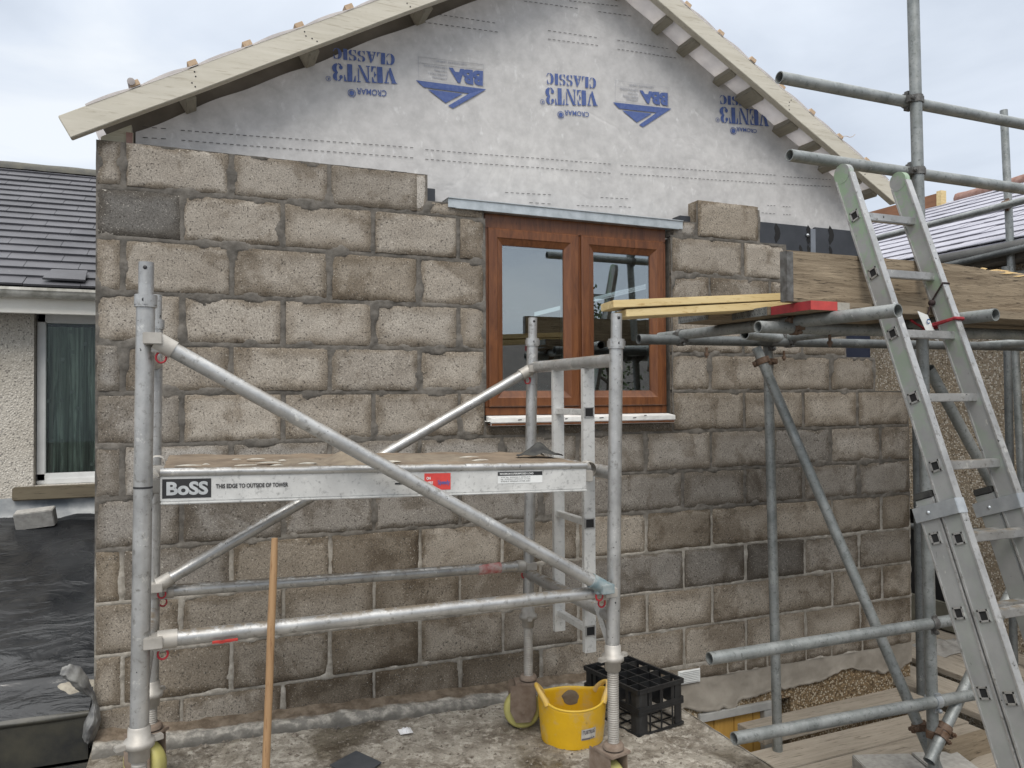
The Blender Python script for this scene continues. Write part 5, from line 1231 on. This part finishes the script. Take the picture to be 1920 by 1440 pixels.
# ================================================================== BUCKET, CRATE, HANDLE, LITTER
bc = aF(1073, 1384); BH = .186; RB, RTp = .134, .151
tub = thing('rubber_tub', (bc.x, bc.y, floor_z(bc.x)), 'yellow flexible builder\'s tub with mortar stains beside the tower foot', 'bucket')
rx = V3((RT.x, RT.y, 0)).normalized(); ry = V3((-rx.y, rx.x, 0)); fz = floor_z(bc.x)+.004
HA = .12   # turn of the handles
def tubpt(a, t, inn=0.0):
    r = RB+(RTp-RB)*t**.8-inn; sq = 1.0+.05*math.cos(2*(a-HA))
    rim = BH+.030*max(0, math.cos(a-HA))**6*1.0+.030*max(0, -math.cos(a-HA))**6-.012*abs(math.sin(a-HA))
    z = rim*t
    return V3((bc.x, bc.y, fz+z))+rx*(r*sq*math.cos(a))+ry*(r*math.sin(a)*.98)
m_ = MB(); n = 64
def tg(u, v):
    a = 2*math.pi*u
    if v < .5: return tubpt(a, v*2)
    if v < .56: return tubpt(a, 1.0, .006)+V3((0, 0, .002))
    return tubpt(a, max(.02, 1-(v-.56)/.44), .009)
m_.grid(tg, n, 50); m_.add([tubpt(2*math.pi*k/n, 0) for k in range(n)], [tuple(range(n))]); m_.add([tubpt(2*math.pi*k/n, .03, .009) for k in range(n)], [tuple(range(n))])
m_.build('tub_body', M['tub'], tub, fix=False)
m_ = MB(); m_.path([tubpt(2*math.pi*k/64, 1.0, .003) for k in range(64)], .0055, 8, 0, True); m_.build('rim', simple('tub_rim_yellow', (.74, .50, .04), (.66, .42, .05), 12, .45), tub)
for s in (0, math.pi):
    m_ = MB(); P = []
    for k in range(17):
        t = k/16; a = HA+s+(-.56+1.12*t); p = tubpt(a, 1.0, .004); p.z = tubpt(a, 1.0).z+.040*math.sin(math.pi*t)**.6-.012; out = (rx*math.cos(a)+ry*math.sin(a)); p += out*(.010*math.sin(math.pi*t)); P.append(p)
    m_.path(P, [.015-.005*math.sin(math.pi*k/16) for k in range(17)], 8); m_.build('handle', simple('dusty_tub_handle', (.56, .40, .19), (.66, .42, .06), 9, .55), tub)
def tubdecal(a0, a1, t0, t1, lift=.002):
    return lambda u, v: tubpt(a0+(a1-a0)*u, t0+(t1-t0)*v)+((rx*math.cos(a0+(a1-a0)*u)+ry*math.sin(a0+(a1-a0)*u))*lift)
sk_ = -math.pi/2+.24
m_ = MB(); m_.grid(tubdecal(sk_-.02, sk_+.50, .25, .53), 10, 6, 0); st = m_.build('torn_label', simple('grey_paper_label', (.52, .50, .46), (.34, .33, .31), 30, .7), tub, fix=False)
m_ = MB(); put_text(m_, 'TUBTRUG', tubdecal(sk_+.03, sk_+.45, .40, .50, .0032), 0, .03); m_.grid(tubdecal(sk_+.0, sk_+.28, .26, .30, .003), 4, 1); put_polys(m_, [[(0, 0), (.5, .9), (.55, .3), (.8, .8), (1, .5), (.7, .2), (.4, .35)]], tubdecal(sk_+.22, sk_+.46, .24, .33, .0034))
q = m_.build('label_print', simple('dark_label_print', (.14, .13, .14), None, 20, .7), fix=False); q.parent = st
m_ = MB(); m_.grid(lambda u, v: tubpt(1.55+.30*(v)*math.cos(6.2832*u)*(1+.3*nz(math.cos(6.28*u), math.sin(6.28*u), 1, 2)), .74+.20*v*math.sin(6.2832*u), .0104+.005*(1-v*v)), 24, 8); m_.build('mortar_patch', M['lime'], tub, fix=False)
m_ = MB(); m_.grid(lambda u, v: V3((bc.x, bc.y, fz+.016+.012*fb(u*3, v*3, 0, 2, 3)))+rx*((u-.5)*.19)+ry*((v-.5)*.19), 14, 14); m_.build('mortar_residue', simple('mustard_sludge', (.40, .25, .02), (.22, .14, .03), 14, .6, 0, .5, 40), tub, fix=False)

zc0 = -.068; zct = zc0+.212
K = [aZ(1197.6, 1297, zct), aZ(1299, 1268, zct), aZ(1209, 1224, zct), aZ(1111, 1243, zct)]
cu_ = (K[1]-K[0]); cv_ = (K[3]-K[0]); cu_.z = cv_.z = 0
cu_ = cu_.normalized()*.285; cv_ = (cv_-cu_*(cv_.dot(cu_)/cu_.dot(cu_))); cv_ = cv_.normalized()*min(.40, cv_.length)
CO = V3((K[0].x, K[0].y, zc0)); CH = zct-zc0
crt = thing('bottle_crate', CO+cu_/2+cv_/2, 'black plastic bottle crate with a gridded top against the wall foot', 'crate')
def cp(u, v, h): return CO+cu_*u+cv_*v+V3((0, 0, CH*h))
def cbar(p, q, w, h, mb_): mb_.bar(p, q, w, h)
for u, v in ((0, 0), (1, 0), (1, 1), (0, 1)):
    m_ = MB()
    su = 1 if u == 0 else -1; sv = 1 if v == 0 else -1
    a = cp(u, v, 0); x = cu_.normalized()*su; y = cv_.normalized()*sv
    P = [(0, .020), (.006, .006), (.020, 0), (.055, 0), (.055, .008), (.024, .008), (.008, .024), (.008, .055), (0, .055)]
    m_.prism(P, a, x, y, V3((0, 0, CH-.006)))
    m_.build('corner_post', M['crate'], crt, bevel=.0015)
m_ = MB()
for h, w, hh in ((.97, .012, .020), (.50, .007, .012), (.03, .008, .010)):
    c = [cp(0, 0, h), cp(1, 0, h), cp(1, 1, h), cp(0, 1, h)]
    for a, b in zip(c, c[1:]+c[:1]): m_.bar(a, b, w, hh)
m_.build('rim_rail', M['crate'], crt, bevel=.001)
m_ = MB()
for i in range(1, 4): m_.bar(cp(i/4, 0, .97), cp(i/4, 1, .97), .005, .010)
for i in range(1, 5): m_.bar(cp(0, i/5, .972), cp(1, i/5, .972), .005, .010)
for i in range(1, 4): m_.bar(cp(i/4, 0.02, .75), cp(i/4, .98, .75), .004, CH*.40)
for i in range(1, 5): m_.bar(cp(0.02, i/5, .752), cp(.98, i/5, .752), .004, CH*.40)
m_.build('divider_grid', M['crate'], crt)
m_ = MB()
for i in range(1, 4):
    for v in (0.004, .996): m_.bar(cp(i/4, v, .50), cp(i/4, v, .95), .020, .005, cv_.normalized())
for i in range(1, 5):
    for u in (0.004, .996): m_.bar(cp(u, i/5, .50), cp(u, i/5, .95), .020, .005, cu_.normalized())
for v in (0.002, .998): m_.bar(cp(0, v, .56), cp(1, v, .56), .005, .026)
for u in (0.002, .998): m_.bar(cp(u, 0, .56), cp(u, 1, .56), .005, .026)
m_.build('side_slat', M['crate'], crt)
m_ = MB()
for i in range(0, 5): m_.bar(cp(i/4, 0, .025), cp(i/4, 1, .025), .006, .006)
for i in range(0, 6): m_.bar(cp(0, i/5, .027), cp(1, i/5, .027), .006, .006)
for i in range(1, 4): m_.bar(cp(i/4, 0.003, .03), cp(i/4, 0.003, .5), .006, .006, cv_)
m_.build('crate_base', M['crate'], crt)

hp = aY(509, 1165, -1.298); hb = aF(489, 1690); dh = (hp-hb).normalized(); ht = hp+dh*(aY(516.5, 1008, -1.27)-hp).length
m_ = MB(); m_.path([hb+(ht-hb)*(k/12)+V3((.0015*nz(k, 0, 0, .5), .0015*nz(k, 4, 0, .5), 0)) for k in range(13)], [.0118]*11+[.0112, .0095], 16)
tag(m_.build('broom_handle', M['ash']), 'bare wooden tool handle leaning on the lower tower brace', 'handle')
m_ = MB(); P = [aF(618, 1436, .006), aF(668, 1409, .010), aF(716, 1431, .008), aF(672, 1462, .006)]; m_.hexa(P+[p+V3((0, 0, .005)) for p in P]); tag(m_.build('slate_offcut', M['felt'], bevel=.001), 'dark square slate offcut lying flat on the muddy roof', 'slate')
m_ = MB(); c = aF(760, 1374)
m_.grid(lambda u, v: V3((c.x-.03+.06*u, c.y-.03+.06*v, floor_z(c.x)+.008+.030*max(0, fb(u*2.6, v*2.6, 8, 1.2, 4)+.2)*math.sin(math.pi*u)*math.sin(math.pi*v))), 16, 16, 0, False); tag(m_.build('paper_scrap', M['paper'], fix=False), 'crumpled scrap of white paper on the roof near the wall', 'litter')
m_ = MB(); rnd = random.Random(5)
for k in range(1700):
    x = rnd.uniform(.0, 2.5); y = -rnd.random()**1.7*1.5-.12; r = rnd.uniform(.002, .0085)*(1.9 if rnd.random() < .06 else 1); z = floor_z(x)+.010*fb(x, y, 0, 5, 5)+r*.3
    P = [V3((x, y, z))+V3((rnd.uniform(-1, 1), rnd.uniform(-1, 1), rnd.uniform(-.4, 1)))*r for _ in range(4)]
    d = [(1, 0, 0), (-1, 0, 0), (0, 1, 0), (0, -1, 0), (0, 0, .7), (0, 0, -.7)]; Q = [V3((x, y, z))+V3(q)*r*rnd.uniform(.6, 1.3) for q in d]
    m_.add(Q, [(0, 2, 4), (2, 1, 4), (1, 3, 4), (3, 0, 4), (2, 0, 5), (1, 2, 5), (3, 1, 5), (0, 3, 5)])
tag(m_.build('mortar_crumbs', simple('mortar_crumb', (.26, .23, .19), (.12, .10, .08), 30, .9), fix=False), 'loose mortar crumbs scattered over the muddy roof', 'rubble', kind='stuff')

# ================================================================== WHAT THE WINDOW GLASS REFLECTS, BEHIND THE VIEWER
bh = thing('garden_house', (9, -17, -2.75), 'brown-roofed house across the gardens, seen mirrored in the window', 'house')
m_ = MB(); m_.box(4.0, 20, -22, -15.5, -2.8, 1.0); m_.build('wall', M['wall_far'], bh)
m_ = MB(); m_.prism([(-.4, 0), (6.9, 0), (3.25, 2.3)], (3.7, -22, .95), V3((0, 1, 0)), EZ, V3((16.6, 0, 0))); m_.build('roof', M['roofdark'], bh)
m_ = MB(); m_.box(4.6, 5.3, -19.2, -18.4, 2.6, 4.0); m_.build('chimney', M['wall_far'], bh)
m_ = MB()
for x in (6, 9, 12): m_.box(x, x+1.2, -15.52, -15.47, -.9, .4)
m_.build('pane', M['glass_dim'], bh)
def tree(x, y, z0, h, rad, n, label):
    t = thing('garden_tree', (x, y, z0), label, 'tree'); m = MB()
    m.path([(x+.1*nz(k, 0, 0, .6), y+.1*nz(k, 3, 0, .6), z0+h*.9*k/8) for k in range(9)], [.14*(1-k/9.5) for k in range(9)], 8)
    rnd = random.Random(int(x*10)); tips = []
    for k in range(16):
        z = z0+h*rnd.uniform(.35, .9); a = rnd.uniform(0, 6.28); L = rad*rnd.uniform(.5, 1.0)*(1.2-(z-z0)/h*.6); e = V3((x+L*math.cos(a), y+L*math.sin(a), z+L*.6)); m.path([(x, y, z), V3((x, y, z)).lerp(e, .5)+V3((0, 0, .06)), e], [.04, .025, .008], 6); tips.append((V3((x, y, z)), e))
    m.build('trunk', M['bark'], t); m = MB()
    for k in range(n):
        a, e = rnd.choice(tips); c = a.lerp(e, rnd.uniform(.35, 1.15))+V3((rnd.gauss(0, .16), rnd.gauss(0, .16), rnd.gauss(0, .16))); u = V3((rnd.gauss(0, 1), rnd.gauss(0, 1), rnd.gauss(0, 1))).normalized(); v = u.orthogonal().normalized(); s = rnd.uniform(.035, .07)
        m.add([c-u*s, c+v*s*.5, c+u*s, c-v*s*.5], [(0, 1, 2, 3)])
    m.build('crown', M['leaf'], t, fix=False)
tree(9.3, -12.2, -2.75, 7.0, 1.0, 2200, 'thin young garden tree mirrored in the right window pane')
tree(12.8, -12.5, -2.75, 6.2, 1.5, 2600, 'broad garden tree behind the viewer, mirrored beside the window frame')

# ================================================================== SKY AND LIGHT
w = bpy.data.worlds.new('World'); scene.world = w; w.use_nodes = True; nt = w.node_tree; nt.nodes.clear()
def wn_(k): return nt.nodes.new(k)
lk = nt.links.new
SUN_EL, SUN_AZ = math.radians(52), math.radians(205)   # azimuth from +Y clockwise: behind the viewer, to the left
sky = wn_('ShaderNodeTexSky'); sky.sky_type = 'NISHITA'; sky.sun_disc = False; sky.sun_elevation = SUN_EL; sky.sun_rotation = SUN_AZ
tc = wn_('ShaderNodeTexCoord'); sep = wn_('ShaderNodeSeparateXYZ'); lk(tc.outputs['Generated'], sep.inputs[0])
mpn = wn_('ShaderNodeMapping'); mpn.inputs['Scale'].default_value = (1.0, 1.0, 2.4); lk(tc.outputs['Generated'], mpn.inputs[0])
n1 = wn_('ShaderNodeTexNoise'); n1.inputs['Scale'].default_value = 2.3; n1.inputs['Detail'].default_value = 7; n1.inputs['Roughness'].default_value = .52; n1.inputs['Distortion'].default_value = .5; lk(mpn.outputs[0], n1.inputs['Vector'])
rmp = wn_('ShaderNodeValToRGB'); lk(n1.outputs['Fac'], rmp.inputs[0]); e = rmp.color_ramp.elements
e[0].position = .36; e[0].color = (.49, .54, .615, 1); e[1].position = .62; e[1].color = (.70, .735, .775, 1); x_ = rmp.color_ramp.elements.new(.5); x_.color = (.585, .635, .71, 1)
# overcast skies brighten towards the zenith
mr = wn_('ShaderNodeMapRange'); mr.interpolation_type = 'SMOOTHSTEP'; lk(sep.outputs[2], mr.inputs[0]); mr.inputs[1].default_value = .35; mr.inputs[2].default_value = 1.0; mr.inputs[3].default_value = 1.0; mr.inputs[4].default_value = 2.7
b1 = wn_('ShaderNodeBackground'); lk(sky.outputs[0], b1.inputs[0]); b1.inputs[1].default_value = .05
b2 = wn_('ShaderNodeBackground'); lk(mr.outputs[0], b2.inputs[1])
nm = wn_('ShaderNodeMapRange'); lk(sep.outputs[2], nm.inputs[0]); nm.inputs[1].default_value = .40; nm.inputs[2].default_value = .85; nm.inputs[3].default_value = 0; nm.inputs[4].default_value = .9
mxc = wn_('ShaderNodeMix'); mxc.data_type = 'RGBA'; lk(nm.outputs[0], mxc.inputs[0]); lk(rmp.outputs[0], mxc.inputs[6]); mxc.inputs[7].default_value = (.66, .655, .64, 1); lk(mxc.outputs[2], b2.inputs[0])
ad = wn_('ShaderNodeMixShader'); ad.inputs[0].default_value = .85; lk(b1.outputs[0], ad.inputs[1]); lk(b2.outputs[0], ad.inputs[2])
out = wn_('ShaderNodeOutputWorld'); lk(ad.outputs[0], out.inputs[0])
sl_ = bpy.data.lights.new('sun', 'SUN'); so = bpy.data.objects.new('sun', sl_); COL.objects.link(so)
sl_.energy = 1.5; sl_.angle = math.radians(28); sl_.color = (1, .95, .88)
sd = V3((math.sin(SUN_AZ)*math.cos(SUN_EL), math.cos(SUN_AZ)*math.cos(SUN_EL), math.sin(SUN_EL)))
so.rotation_euler = sd.to_track_quat('Z', 'Y').to_euler()
scene.view_settings.view_transform = 'Standard'; scene.view_settings.look = 'None'; scene.view_settings.exposure = 0.55; scene.view_settings.gamma = 1
scene.render.engine = 'CYCLES'
